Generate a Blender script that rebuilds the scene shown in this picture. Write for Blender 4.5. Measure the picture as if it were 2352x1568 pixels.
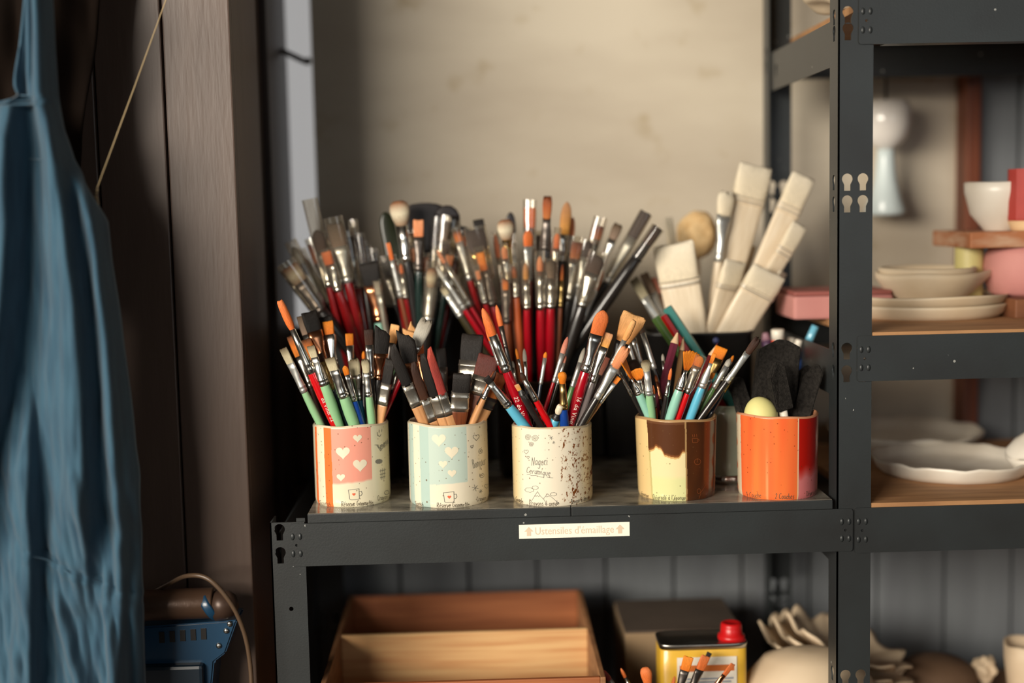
import bpy, bmesh, math, random
from mathutils import Vector, Matrix, noise
for o in list(bpy.data.objects): bpy.data.objects.remove(o, do_unlink=True)
scene = bpy.context.scene
col = scene.collection
pi = math.pi
W, H = 2352, 1568
# ---------------------------------------------------------------- camera
F = 3052.8
CAM = Vector((0.1999, -1.5, 0.3417))
PSI, PHI, RHO = 0.0253, 0.0993, 0.0213
fw = Vector((math.sin(PSI)*math.cos(PHI), math.cos(PSI)*math.cos(PHI), -math.sin(PHI)))
r0 = Vector((math.cos(PSI), -math.sin(PSI), 0)); u0 = r0.cross(fw)
rt = r0*math.cos(RHO) - u0*math.sin(RHO); up = u0*math.cos(RHO) + r0*math.sin(RHO)
cam = bpy.data.cameras.new('camera'); cam_ob = bpy.data.objects.new('camera', cam); col.objects.link(cam_ob)
M = Matrix((rt, up, -fw)).transposed().to_4x4(); M.translation = CAM
cam_ob.matrix_world = M
cam.sensor_width = 36; cam.lens = F/W*36; cam.clip_start = 0.05
cam.dof.use_dof = True; cam.dof.focus_distance = 1.535; cam.dof.aperture_fstop = 1.15
scene.camera = cam_ob
# ---------------------------------------------------------------- light, world, exposure
scene.view_settings.view_transform = 'Standard'; scene.view_settings.look = 'None'
scene.view_settings.gamma = 1; scene.view_settings.use_curve_mapping = False
scene.view_settings.exposure = EXPOSURE = 0.18
world = bpy.data.worlds.new('world'); scene.world = world; world.use_nodes = True
wn = world.node_tree.nodes; wl = world.node_tree.links
bg = wn['Background']; bg.inputs[0].default_value = (0.95, 0.89, 0.82, 1); bg.inputs[1].default_value = 1.1
def area(name, loc, target, sx, sy, power, color):
    l = bpy.data.lights.new(name, 'AREA'); l.shape = 'RECTANGLE'; l.size = sx; l.size_y = sy
    l.energy = power; l.color = color
    o = bpy.data.objects.new(name, l); col.objects.link(o); o.location = loc
    o.rotation_euler = (Vector(target)-Vector(loc)).to_track_quat('-Z', 'Y').to_euler(); return o
# daylight entering through the studio window in the left wall, and through a farther window behind the camera
area('window_daylight', (-1.95, -3.0, 0.95), (0.45, 0.15, 0.10), 2.3, 0.9, 205, (1.0, 0.915, 0.79))
area('far_window_daylight', (1.6, -3.12, 0.75), (0.9, 0.1, 0.3), 0.9, 0.9, 3.5, (0.70, 0.87, 1.0))
# ---------------------------------------------------------------- helpers
def px(x, y, Y):
    d = fw + rt*((x-W/2)/F) - up*((y-H/2)/F)
    return CAM + d*((Y-CAM.y)/d.y)
def pxz(x, y, Z):
    d = fw + rt*((x-W/2)/F) - up*((y-H/2)/F)
    return CAM + d*((Z-CAM.z)/d.z)
def mpp(Y): return (Y-CAM.y)/F            # metres per pixel at depth Y
def lin(c):
    return tuple(((v/255)/12.92 if v/255 <= 0.04045 else ((v/255+0.055)/1.055)**2.4) for v in c) + (1,)
MATS = {}
def mat(name, c, rough=0.5, metal=0.0, coat=0.0, spec=0.5, noise_c=None, nscale=20, nmix=(0.4, 0.7), stretch=None, bump=0.0, bscale=60, sheen=0.0):
    if name in MATS: return MATS[name]
    m = bpy.data.materials.new(name); m.use_nodes = True; n = m.node_tree.nodes; l = m.node_tree.links
    b = n['Principled BSDF']; b.inputs['Base Color'].default_value = lin(c); b.inputs['Roughness'].default_value = rough
    b.inputs['Metallic'].default_value = metal; b.inputs['Coat Weight'].default_value = coat
    b.inputs['Specular IOR Level'].default_value = spec; b.inputs['Sheen Weight'].default_value = sheen
    if noise_c or bump:
        tc = n.new('ShaderNodeTexCoord'); mp = n.new('ShaderNodeMapping'); l.new(tc.outputs['Object'], mp.inputs[0])
        if stretch: mp.inputs['Scale'].default_value = stretch
    if noise_c:
        nz = n.new('ShaderNodeTexNoise'); nz.inputs['Scale'].default_value = nscale; nz.inputs['Detail'].default_value = 5
        l.new(mp.outputs[0], nz.inputs['Vector'])
        rp = n.new('ShaderNodeValToRGB'); rp.color_ramp.elements[0].position = nmix[0]; rp.color_ramp.elements[1].position = nmix[1]
        rp.color_ramp.elements[0].color = lin(c); rp.color_ramp.elements[1].color = lin(noise_c)
        l.new(nz.outputs[0], rp.inputs[0]); l.new(rp.outputs[0], b.inputs['Base Color'])
    if bump:
        nz2 = n.new('ShaderNodeTexNoise'); nz2.inputs['Scale'].default_value = bscale; nz2.inputs['Detail'].default_value = 3
        l.new(mp.outputs[0], nz2.inputs['Vector'])
        bp = n.new('ShaderNodeBump'); bp.inputs['Strength'].default_value = bump; bp.inputs['Distance'].default_value = 0.002
        l.new(nz2.outputs[0], bp.inputs['Height']); l.new(bp.outputs[0], b.inputs['Normal'])
    MATS[name] = m; return m
def obj(name, me, m=None, parent=None, smooth=True):
    if isinstance(me, bmesh.types.BMesh):
        b = me; me = bpy.data.meshes.new(name); b.to_mesh(me); b.free()
    if smooth: me.polygons.foreach_set('use_smooth', [True]*len(me.polygons))
    if m is not None:
        me.materials.clear(); me.materials.append(m)
    o = bpy.data.objects.new(name, me); col.objects.link(o)
    if parent is not None: o.parent = parent
    return o
def tag(o, label=None, cat=None, group=None, kind=None):
    if label: o['label'] = label
    if cat: o['category'] = cat
    if group: o['group'] = group
    if kind: o['kind'] = kind
    return o
def thing(name, loc, label, cat, group=None, rot=None):
    o = bpy.data.objects.new(name, None); o.empty_display_size = 0.02; col.objects.link(o); o.location = loc
    if rot is not None: o.rotation_euler = rot
    return tag(o, label, cat, group)
def box_bm(x0, x1, y0, y1, z0, z1, bev=0.0, seg=2):
    b = bmesh.new(); bmesh.ops.create_cube(b, size=1)
    for v in b.verts: v.co = Vector(((x0+x1)/2+v.co.x*(x1-x0), (y0+y1)/2+v.co.y*(y1-y0), (z0+z1)/2+v.co.z*(z1-z0)))
    if bev: bmesh.ops.bevel(b, geom=b.edges[:], offset=bev, segments=seg, affect='EDGES', profile=0.6)
    return b
def box(name, x0, x1, y0, y1, z0, z1, m, parent=None, bev=0.0):
    return obj(name, box_bm(x0, x1, y0, y1, z0, z1, bev), m, parent, smooth=False)
def loft_bm(rings, n=20, cap=(True, True), bm=None):
    """rings: list of (z, a, b, power) or list of point lists"""
    b = bm or bmesh.new(); R = []
    for r in rings:
        if isinstance(r, list): R.append([b.verts.new(p) for p in r]); continue
        z, a, bb, pw = r; ring = []
        for i in range(n):
            t = 2*pi*i/n; c, s = math.cos(t), math.sin(t)
            ring.append(b.verts.new((a*math.copysign(abs(c)**pw, c), bb*math.copysign(abs(s)**pw, s), z)))
        R.append(ring)
    for i in range(len(R)-1):
        m_ = len(R[i])
        for j in range(m_):
            k = (j+1) % m_; b.faces.new((R[i][j], R[i][k], R[i+1][k], R[i+1][j]))
    for e, ring, rev in ((cap[0], R[0], True), (cap[1], R[-1], False)):
        if e:
            c = b.verts.new(sum((v.co for v in ring), Vector())/len(ring)); m_ = len(ring)
            for j in range(m_):
                k = (j+1) % m_; b.faces.new((ring[k], ring[j], c) if rev else (ring[j], ring[k], c))
    return b
def lathe_bm(prof, n=48, wob=None):
    """prof: list of (r,z); wob(theta,i)->(dr,dz)"""
    rings = []
    for i, (r, z) in enumerate(prof):
        ring = []
        for j in range(n):
            t = 2*pi*j/n; dr, dz = wob(t, i) if wob else (0, 0)
            ring.append(Vector(((r+dr)*math.cos(t), (r+dr)*math.sin(t), z+dz)))
        rings.append(ring)
    return loft_bm(rings)
def tube_bm(pts, r, n=10, closed=False):
    b = bmesh.new(); R = []; pts = [Vector(p) for p in pts]; N = len(pts)
    up_ = Vector((0.13, 0.27, 0.95))
    for i, p in enumerate(pts):
        a = pts[max(i-1, 0)]; c = pts[min(i+1, N-1)]; d = (c-a).normalized()
        u = d.cross(up_).normalized(); v = d.cross(u)
        rr = r(i/(N-1)) if callable(r) else r
        R.append([p + u*math.cos(2*pi*k/n)*rr + v*math.sin(2*pi*k/n)*rr for k in range(n)])
    return loft_bm(R, bm=b)
def smooth_path(pts, k=8):
    pts = [Vector(p) for p in pts]; out = []
    for i in range(len(pts)-1):
        p0 = pts[max(i-1, 0)]; p1 = pts[i]; p2 = pts[i+1]; p3 = pts[min(i+2, len(pts)-1)]
        for s in range(k):
            t = s/k
            out.append(0.5*((2*p1)+(p2-p0)*t+(2*p0-5*p1+4*p2-p3)*t*t+(3*p1-p0-3*p2+p3)*t**3))
    out.append(pts[-1]); return out
def plate_mesh(outer, holes, th):
    """flat plate in local XY with holes, centred on z=0, thickness th"""
    cu = bpy.data.curves.new('tmp', 'CURVE'); cu.dimensions = '2D'; cu.fill_mode = 'BOTH'; cu.extrude = th/2
    for poly in [outer]+holes:
        s = cu.splines.new('POLY'); s.points.add(len(poly)-1); s.use_cyclic_u = True
        for i, p in enumerate(poly): s.points[i].co = (p[0], p[1], 0, 1)
    o = bpy.data.objects.new('tmp', cu); col.objects.link(o)
    dg = bpy.context.evaluated_depsgraph_get(); me = bpy.data.meshes.new_from_object(o.evaluated_get(dg))
    bpy.data.objects.remove(o); bpy.data.curves.remove(cu); return me
XZ = Matrix(((1, 0, 0, 0), (0, 0, 1, 0), (0, 1, 0, 0), (0, 0, 0, 1)))     # local xy -> world xz
YZ = Matrix(((0, 0, 1, 0), (1, 0, 0, 0), (0, 1, 0, 0), (0, 0, 0, 1)))     # local xy -> world yz
# ---------------------------------------------------------------- base materials
def board_mat(name, c, dark):
    return mat(name, c, rough=0.45, noise_c=dark, nscale=5, stretch=(6, 6, 0.8), nmix=(0.3, 0.85), bump=0.15, bscale=30)
M_partition = board_mat('partition_paint', (98, 79, 68), (80, 63, 54))
M_backboard = board_mat('grey_board_paint', (126, 130, 133), (104, 106, 110))
M_jamb = mat('jamb_wood', (50, 30, 18), rough=0.5, noise_c=(30, 18, 10), nscale=6, stretch=(8, 8, 0.6))
M_jambred = mat('jamb_red_wood', (120, 62, 36), rough=0.5, noise_c=(80, 40, 24), nscale=6, stretch=(8, 8, 0.6))
M_plaster = mat('room_plaster', (52, 46, 40), rough=0.9)
M_floor = mat('floor_boards', (44, 33, 26), rough=0.7)
# ================================================================ the room
YW = 0.50
FZ = -0.90
XR = px(525, 0, 0.07).x                      # right-facing side of the boxed partition
XL, XRW, YF, CZ = -3.2, 2.6, -3.2, 1.75
tag(box('floor', XL, XRW, YF, 0.62, FZ-0.05, FZ, M_floor), kind='structure')
tag(box('ceiling', XL, XRW, YF, 0.62, CZ, CZ+0.05, M_plaster), kind='structure')
tag(box('wall_right', XRW, XRW+0.06, YF, 0.62, FZ, CZ, M_plaster), kind='structure')
tag(box('wall_left', XL-0.06, XL, YF, 0.62, FZ, CZ, M_plaster), kind='structure')
wf = bpy.data.objects.new('wall_front', None); col.objects.link(wf); tag(wf, kind='structure')
for (p0, p1, q0, q1) in ((XL, -3.15, FZ, CZ), (-0.7, 1.0, FZ, CZ), (2.2, XRW, FZ, CZ), (-3.15, -0.7, FZ, 0.35), (-3.15, -0.7, 1.55, CZ), (1.0, 2.2, FZ, 0.15), (1.0, 2.2, 1.35, CZ)):
    box('wall_panel', p0, p1, YF-0.06, YF, q0, q1, M_plaster, wf)
# boxed partition on the left, clad in vertical boards
part = bpy.data.objects.new('wall_partition', None); col.objects.link(part); tag(part, kind='structure')
xj = [px(400, 700, 0.07).x, px(243, 700, 0.07).x]; bw = xj[0]-xj[1]
edges = [XR, xj[0], xj[1]] + [xj[1]-bw*k for k in range(1, 8)]
for i in range(len(edges)-1):
    box('board', edges[i+1]+0.0012, edges[i]-(0.0012 if i else 0), 0.07, 0.085, FZ, CZ, M_partition, part, bev=0.0018)
box('backing', edges[-1], XR-0.002, 0.080, 0.10, FZ, CZ, M_jamb, part)
box('return_board', XR-0.02, XR, 0.0855, 0.26, FZ, CZ, M_partition, part, bev=0.001)
box('return_groove', XR-0.02, XR-0.007, 0.26, 0.33, FZ, CZ, M_jamb, part)
# window wall
XJR0, XJR1 = px(2213, 300, YW-0.03).x, px(2246, 300, YW-0.03).x
ZS, ZT = -0.06, 1.15
wb = bpy.data.objects.new('wall_back', None); col.objects.link(wb); tag(wb, kind='structure')
g0 = px(1235, 1330, 0.48).x; bp = px(1392, 1330, 0.48).x - g0
k0 = int((XR-g0)/bp)-1; k1 = int((XRW-g0)/bp)+1
for k in range(k0, k1):
    x0, x1 = max(g0+k*bp, XR-0.01), min(g0+(k+1)*bp, XRW)
    if x1-x0 < 0.005: continue
    if x1 <= XJR1+0.02: box('board', x0+0.0018, x1-0.0018, 0.48, 0.494, FZ, ZS-0.02, M_backboard, wb, bev=0.002)
    else:
        box('board', x0+0.0018, x1-0.0018, 0.48, 0.494, FZ, ZS-0.02, M_backboard, wb, bev=0.002)
        xa = max(x0, XJR1)
        if x1-xa > 0.01: box('board', xa+0.0018, x1-0.0018, 0.48, 0.494, ZS-0.018, CZ, M_backboard, wb, bev=0.002)
box('backing', XR-0.01, XRW, 0.494, 0.51, FZ, ZS-0.021, M_jamb, wb)
box('backing', XJR1, XRW, 0.494, 0.51, ZS-0.02, CZ, M_jamb, wb)
box('lintel', XR-0.01, XJR1, 0.47, 0.51, ZT, CZ, M_backboard, wb)
# window: dark jambs, narrow clear strip on the left, big frosted dusty sheet over the rest
win = bpy.data.objects.new('window_1', None); col.objects.link(win); tag(win, kind='structure')
box('jamb', XR-0.02, XR+0.003, 0.33, 0.52, FZ, ZT, M_jamb, win, bev=0.002)
box('jamb', XJR0, XJR1, 0.455, 0.52, ZS, ZT, M_jambred, win, bev=0.003)
box('sill', XR, XJR1, 0.44, 0.52, ZS-0.02, ZS, M_jamb, win, bev=0.003)
box('head', XR, XJR1, 0.46, 0.52, ZT-0.03, ZT, M_jamb, win, bev=0.003)
def glass_mat(name, tint=(235, 240, 240), lo=0.03, hi=0.5, rough=0.03, blend=0.35):
    m = bpy.data.materials.new(name); m.use_nodes = True; n = m.node_tree.nodes; l = m.node_tree.links
    n.remove(n['Principled BSDF']); out = n['Material Output']
    tr = n.new('ShaderNodeBsdfTransparent'); tr.inputs[0].default_value = lin(tint)
    gl = n.new('ShaderNodeBsdfGlossy'); gl.inputs['Roughness'].default_value = rough
    lw = n.new('ShaderNodeLayerWeight'); lw.inputs[0].default_value = blend
    mr = n.new('ShaderNodeMapRange'); mr.inputs[3].default_value = lo; mr.inputs[4].default_value = hi
    mx = n.new('ShaderNodeMixShader')
    l.new(lw.outputs['Facing'], mr.inputs[0]); l.new(mr.outputs[0], mx.inputs[0])
    l.new(tr.outputs[0], mx.inputs[1]); l.new(gl.outputs[0], mx.inputs[2]); l.new(mx.outputs[0], out.inputs[0])
    MATS[name] = m; return m
M_pane = glass_mat('window_glass', (200, 202, 205), 0.04, 0.4)
M_sleeve = glass_mat('clear_plastic', (240, 236, 228), 0.07, 0.72, 0.06, 0.5)
_n = M_sleeve.node_tree.nodes; _l = M_sleeve.node_tree.links; _o = _n['Material Output']
_d = _n.new('ShaderNodeBsdfDiffuse'); _d.inputs[0].default_value = lin((226, 216, 200)); _m = _n.new('ShaderNodeMixShader'); _m.inputs[0].default_value = 0.05
_l.new(_o.inputs[0].links[0].from_socket, _m.inputs[1]); _l.new(_d.outputs[0], _m.inputs[2]); _l.new(_m.outputs[0], _o.inputs[0])
m = mat('frosted_sheet', (198, 188, 170), rough=0.38, spec=0.35)
n = m.node_tree.nodes; l = m.node_tree.links; b = n['Principled BSDF']
tc = n.new('ShaderNodeTexCoord'); nz = n.new('ShaderNodeTexNoise'); nz.inputs['Scale'].default_value = 3.5; nz.inputs['Detail'].default_value = 6
mp = n.new('ShaderNodeMapping'); mp.inputs['Rotation'].default_value = (0, 0.6, 0); mp.inputs['Scale'].default_value = (0.7, 1, 2.2)
l.new(tc.outputs['Object'], mp.inputs[0]); l.new(mp.outputs[0], nz.inputs['Vector'])
rp = n.new('ShaderNodeValToRGB'); rp.color_ramp.elements[0].position = 0.3; rp.color_ramp.elements[1].position = 0.66
rp.color_ramp.elements[0].color = lin((184, 171, 152)); rp.color_ramp.elements[1].color = lin((208, 197, 177))
l.new(nz.outputs[0], rp.inputs[0])
nz2 = n.new('ShaderNodeTexNoise'); nz2.inputs['Scale'].default_value = 16; nz2.inputs['Detail'].default_value = 4; l.new(tc.outputs['Object'], nz2.inputs['Vector'])
r2 = n.new('ShaderNodeValToRGB'); r2.color_ramp.elements[0].position = 0.60; r2.color_ramp.elements[1].position = 0.74
r2.color_ramp.elements[0].color = (1, 1, 1, 1); r2.color_ramp.elements[1].color = (0.80, 0.74, 0.62, 1)
l.new(nz2.outputs[0], r2.inputs[0])
mm = n.new('ShaderNodeMix'); mm.data_type = 'RGBA'; mm.blend_type = 'MULTIPLY'; mm.inputs[0].default_value = 1
l.new(rp.outputs[0], mm.inputs[6]); l.new(r2.outputs[0], mm.inputs[7]); l.new(mm.outputs[2], b.inputs['Base Color'])
XC = px(722, 300, YW).x
box('clear_pane', XR, XJR0, YW+0.006, YW+0.010, ZS, ZT-0.03, M_pane, win)
box('lower_panel', XR+0.003, XC-0.001, YW-0.004, YW+0.005, ZS, px(690, 748, YW).z, M_partition, win)
box('frosted_pane', XC, XJR0, YW, YW+0.004, ZS, ZT-0.03, m, win)
hk = px(650, 118, 0.46); hk2 = px(703, 142, 0.47)
hookp = obj('window_stay', tube_bm(smooth_path([hk+Vector((-0.01, 0.02, 0.002)), hk, hk2, hk2+Vector((0.002, 0.01, 0.004))]), 0.0042), M_jamb, win)
# ================================================================ metal rack
def rack_paint(name, c, c2):
    m = mat(name, c, rough=0.42, spec=0.5, noise_c=c2, nscale=9, nmix=(0.35, 0.75), bump=0.06, bscale=420)
    n = m.node_tree.nodes; l = m.node_tree.links; b = n['Principled BSDF']
    src = b.inputs['Base Color'].links[0].from_socket
    tc = [k for k in n if k.type == 'TEX_COORD'][0]
    vo = n.new('ShaderNodeTexVoronoi'); vo.inputs['Scale'].default_value = 75; l.new(tc.outputs['Object'], vo.inputs['Vector'])
    nz = n.new('ShaderNodeTexNoise'); nz.inputs['Scale'].default_value = 22; l.new(tc.outputs['Object'], nz.inputs['Vector'])
    lt = n.new('ShaderNodeMath'); lt.operation = 'LESS_THAN'; lt.inputs[1].default_value = 0.11; l.new(vo.outputs['Distance'], lt.inputs[0])
    gt = n.new('ShaderNodeMath'); gt.operation = 'GREATER_THAN'; gt.inputs[1].default_value = 0.62; l.new(nz.outputs[0], gt.inputs[0])
    mu = n.new('ShaderNodeMath'); mu.operation = 'MULTIPLY'; l.new(lt.outputs[0], mu.inputs[0]); l.new(gt.outputs[0], mu.inputs[1])
    mx = n.new('ShaderNodeMix'); mx.data_type = 'RGBA'; l.new(mu.outputs[0], mx.inputs[0]); l.new(src, mx.inputs[6]); mx.inputs[7].default_value = lin((150, 150, 145))
    l.new(mx.outputs[2], b.inputs['Base Color']); return m
M_rack = rack_paint('rack_paint', (44, 48, 49), (37, 38, 38))
M_shelfmetal = mat('dusty_shelf_metal', (88, 85, 79), rough=0.17, noise_c=(168, 162, 148), nscale=17, nmix=(0.36, 0.74), stretch=(1, 2.2, 1), spec=0.5)
M_chip = mat('shelf_wood', (178, 132, 88), rough=0.7, noise_c=(150, 106, 68), nscale=12, stretch=(1, 8, 1))
rack = thing('metal_shelving_rack', (0, 0, FZ), 'dark grey boltless metal rack, low bench bay joined to tall right bay', 'shelf')
def rp_(o): o.location = o.location - Vector((0, 0, FZ)); o.parent = rack; return o
def rackobj(name, me, m=M_rack, mw=None, smooth=False):
    if mw is not None and not isinstance(me, bmesh.types.BMesh): me.transform(mw)
    o = obj(name, me, m, None, smooth); return rp_(o)
def keyhole(cx, cy, s=1.0):
    R_, w_, h_ = 0.0062*s, 0.0037*s, 0.0193*s; pts = []
    a0 = math.radians(-38)
    yc = cy + h_/2 - R_
    for k in range(15):
        t = a0 + (pi - 2*a0)*k/14; pts.append((cx+R_*math.cos(t), yc+R_*math.sin(t)))
    pts += [(cx-w_, yc-R_*1.05), (cx-w_, cy-h_/2), (cx+w_, cy-h_/2), (cx+w_, yc-R_*1.05)]
    return pts
def circle(cx, cy, r, n=12): return [(cx+r*math.cos(2*pi*k/n), cy+r*math.sin(2*pi*k/n)) for k in range(n)]
def rrect(x0, x1, y0, y1, r=0.003, n=4):
    p = []
    for cx, cy, a in ((x1-r, y1-r, 0), (x0+r, y1-r, pi/2), (x0+r, y0+r, pi), (x1-r, y0+r, 1.5*pi)):
        for k in range(n+1): p.append((cx+r*math.cos(a+pi/2*k/n), cy+r*math.sin(a+pi/2*k/n)))
    return p
XP = px(1925, 300, 0).x          # front post of the tall bay
XQ = px(620, 1215, 0).x          # front post of the bench end
DEP = 0.354
PW = 0.0395; PD = 0.036; TH = 0.0018
hz = [px(1947, y, 0).z for y in (34, 72, 418, 468, 806, 858, 1556)] + [px(1947, 1556, 0).z-0.0255]
pitch = hz[2]-hz[3]
def post(x, ztop, zs, ncol=2, back=False, extra=()):
    yf = DEP+PD if back else 0.0
    yb = DEP if back else PD
    holes = []
    for z in zs:
        if z > ztop-0.0099: continue
        for c in range(ncol): holes.append(keyhole(0.0108+0.0178*c, z))
    for (hx, hzv, hr) in extra: holes.append(circle(hx, hzv, hr))
    me = plate_mesh([(0, FZ), (PW, FZ), (PW, ztop), (0, ztop)], holes, TH)
    rackobj('post', me, M_rack, Matrix.Translation((x, yf + (-TH/2 if back else TH/2), 0)) @ XZ)
    me = plate_mesh([(min(yf, yb), FZ), (max(yf, yb), FZ), (max(yf, yb), ztop), (min(yf, yb), ztop)],
                    [keyhole((yf+yb)/2, z, 0.9) for z in zs if z < ztop-0.0099], TH)
    rackobj('post_flange', me, M_rack, Matrix.Translation((x+TH/2, 0, 0)) @ YZ)
low_z = [-0.245, -0.27, -0.6, -0.625]
post(XP, 1.05, hz + low_z + [0.62, 0.645, 0.85, 0.875])
post(XP, 1.05, hz + low_z, back=True)
zql = [px(643, 1222, 0).z, px(643, 1275, 0).z]
ZQ = px(640, 1200, 0).z
post(XQ, ZQ, zql + low_z, ncol=1, extra=[(px(669, 1398, 0).x-XQ, px(669, 1398, 0).z, 0.0026)])
post(XQ, ZQ, zql + low_z, back=True)
box_o = box('post_tab', XQ+0.030, XQ+0.040, 0.002, 0.004, ZQ-0.01, ZQ+0.004, M_rack); rp_(box_o)
XE = XP + 0.95                    # far right end of tall bay
post(XE, 1.05, hz + low_z); post(XE, 1.05, hz + low_z, back=True)
def rivet_mesh():
    b = bmesh.new(); bmesh.ops.create_uvsphere(b, u_segments=10, v_segments=6, radius=1)
    for v in b.verts: v.co = Vector((v.co.x*0.0024, v.co.y*0.0016, v.co.z*0.0041))
    me = bpy.data.meshes.new('rivet'); b.to_mesh(me); b.free(); return me
RIV = rivet_mesh()
def beam(x0, x1, z0, z1, y, ends=(True, True), back=False):
    holes = [];
    e_ = []
    for on, ex in ((ends[0], x0+0.0085), (ends[1], x1-0.0085)):
        if on: holes.append(circle(ex, (z0+z1)/2, 0.0017, 8)); e_.append(ex)
    me = plate_mesh(rrect(x0, x1, z0, z1), holes, TH)
    o = rackobj('beam', me, M_rack, Matrix.Translation((0, y, 0)) @ XZ)
    for ex in e_:
        for dz in (0.3, 0.7):
            for dx in (-0.0042, 0.0042):
                r = obj('rivet', RIV, M_rack, o); r.location = (ex+dx, y-0.0008, z0+(z1-z0)*dz)
    b = box_bm(x0+0.03, x1-0.03, y, y+0.02, z0, z0+TH); f = obj('beam_flange', b, M_rack, o, smooth=False)
    return o
def side_beam(x, z0, z1, y0=0.02, y1=DEP+0.02):
    me = plate_mesh(rrect(y0, y1, z0, z1), [keyhole(y1-0.05, (z0+z1)/2, 0.9)], TH)
    rackobj('side_beam', me, M_rack, Matrix.Translation((x+0.004, 0, 0)) @ YZ)
XB0, XB1 = px(665, 1250, 0).x, px(1957, 1220, 0).x
ZB0, ZB1 = -0.0607, -0.0109
beam(XB0, XB1, ZB0, ZB1, -0.002)
beam(XB0, XB1, ZB0, ZB1, DEP+PD+0.002)
side_beam(XQ+0.004, -0.075, -0.025)
XC0 = px(1962, 1220, 0).x
lev = {'low': (px(2015, 1267, 0).z, px(2015, 1164, 0).z), 'mid': (px(2015, 874, 0).z, px(2015, 770, 0).z)}
zt = px(2015, 101.5, 0).z; lev['top'] = (zt, zt+0.0515)
for kk, (z0, z1) in lev.items():
    beam(XC0 if kk == 'low' else px(1968, 820, 0).x, XE+PW-0.004, z0, z1, -0.002)
    beam(XP+0.004, XE+PW-0.004, z0, z1, DEP+PD+0.002)
    side_beam(XP, z0-0.02, z1-0.02)
ZLOW, ZMID, ZTOP = lev['low'][1]+0.0045, lev['mid'][1]+0.0035, lev['top'][1]+0.0035
for zz in (ZLOW, ZMID, ZTOP):
    rp_(box('shelf_board', XP+0.0385, XE-0.001, 0.0012, DEP+PD-0.003, zz-0.009, zz, M_chip, None, bev=0.0008))
# bench top: two folded metal panels with a front lip
XM = px(1311, 1165, 0).x; XEND = px(1911, 1147, 0).x
for (a, b_) in ((0.0, XM-0.0006), (XM+0.0006, XEND)):
    pn = rp_(box('shelf_panel', a, b_, 0.0002, DEP+PD, -0.0014, 0.0, M_shelfmetal))
    box('shelf_lip', a, b_, -0.0032, -0.0002, ZB1+0.0003, -0.0002, M_rack, pn, bev=0.0007)
# lower shelf
ZD = -0.35
rp_(box('lower_shelf_board', XQ+0.003, XP-0.001, 0.002, DEP+PD-0.003, ZD-0.012, ZD, M_chip, None, bev=0.001))
rp_(box('lower_shelf_board', XP+0.003, XE, 0.002, DEP+PD-0.003, ZD-0.012, ZD, M_chip, None, bev=0.001))
for (x0, x1) in ((XB0, XB1), (XC0, XE+PW-0.004)):
    beam(x0, x1, ZD-0.062, ZD-0.012, -0.002); beam(x0, x1, ZD-0.062, ZD-0.012, DEP+PD+0.002)
# ================================================================ handwriting: a small single-stroke alphabet
GL = {
'a':(6,"5,4 3,5 1,4 1,1 3,0 5,2;5,5 5,1 6,0"),'b':(6,"1,9 1,0 4,0 5,2 4,5 1,4"),'c':(5,"5,4 3,5 1,3 1,1 3,0 5,1"),
'd':(6,"5,4 3,5 1,3 1,1 3,0 5,1;5,9 5,0"),'e':(6,"1,3 5,3 4,5 2,5 1,3 1,1 3,0 5,1"),'g':(6,"5,4 3,5 1,3 1,1 3,0 5,2;5,5 5,-3 3,-4 1,-3"),
'h':(6,"1,9 1,0;1,4 3,5 5,4 5,0"),'i':(3,"1,5 1,1 2,0;1,7 1,7.6"),'j':(4,"2,5 2,-3 0,-4;2,7 2,7.6"),'k':(6,"1,9 1,0;5,5 1,2 5,0"),
'l':(3,"1,9 1,1 2,0"),'m':(8,"1,5 1,0;1,4 3,5 4,4 4,0;4,4 6,5 7,4 7,0"),'n':(6,"1,5 1,0;1,4 3,5 5,4 5,0"),'o':(6,"3,5 1,4 1,1 3,0 5,1 5,4 3,5"),
'p':(6,"1,5 1,-4;1,4 4,5 5,3 4,0 1,1"),'q':(6,"5,4 3,5 1,3 1,1 3,0 5,2;5,5 5,-4"),'r':(5,"1,5 1,0;1,3 3,5 5,5"),'s':(5,"4,5 2,5 1,4 4,2 4,0 1,0"),
't':(4,"2,8 2,1 3,0;0,5 4,5"),'u':(6,"1,5 1,1 3,0 5,1;5,5 5,0"),'v':(5,"0,5 2,0 5,5"),'x':(5,"0,5 5,0;5,5 0,0"),'y':(6,"1,5 3,1;5,5 2,-4 0,-4"),
'B':(7,"1,0 1,9 4,9 5,7 4,5 1,5;4,5 6,3 5,0 1,0"),'C':(7,"6,8 4,9 1,7 1,2 3,0 6,1"),'D':(7,"1,0 1,9 4,9 6,6 6,3 4,0 1,0"),
'G':(8,"7,8 4,9 1,7 1,2 4,0 7,2 7,4 4,4"),'N':(7,"1,0 1,9 6,0 6,9"),'R':(7,"1,0 1,9 5,9 6,7 5,5 1,4.5;3,4.5 6,0"),'S':(6,"5,8 3,9 1,7 5,3 4,0 1,0"),
'V':(7,"0,9 3,0 6,9"),'1':(4,"0,7 2,9 2,0"),'2':(6,"1,7 3,9 5,7 1,0 5,0"),'6':(6,"5,9 2,5 1,2 3,0 5,2 4,4 1,3"),"'":(3,"2,9 1,7"),'-':(4,"0,3 4,3"),' ':(4,""),
'é':(6,"1,3 5,3 4,5 2,5 1,3 1,1 3,0 5,1;3,6.5 5,8.5"),'à':(6,"5,4 3,5 1,4 1,1 3,0 5,2;5,5 5,1 6,0;2,8.5 4,6.5"),
}
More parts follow.
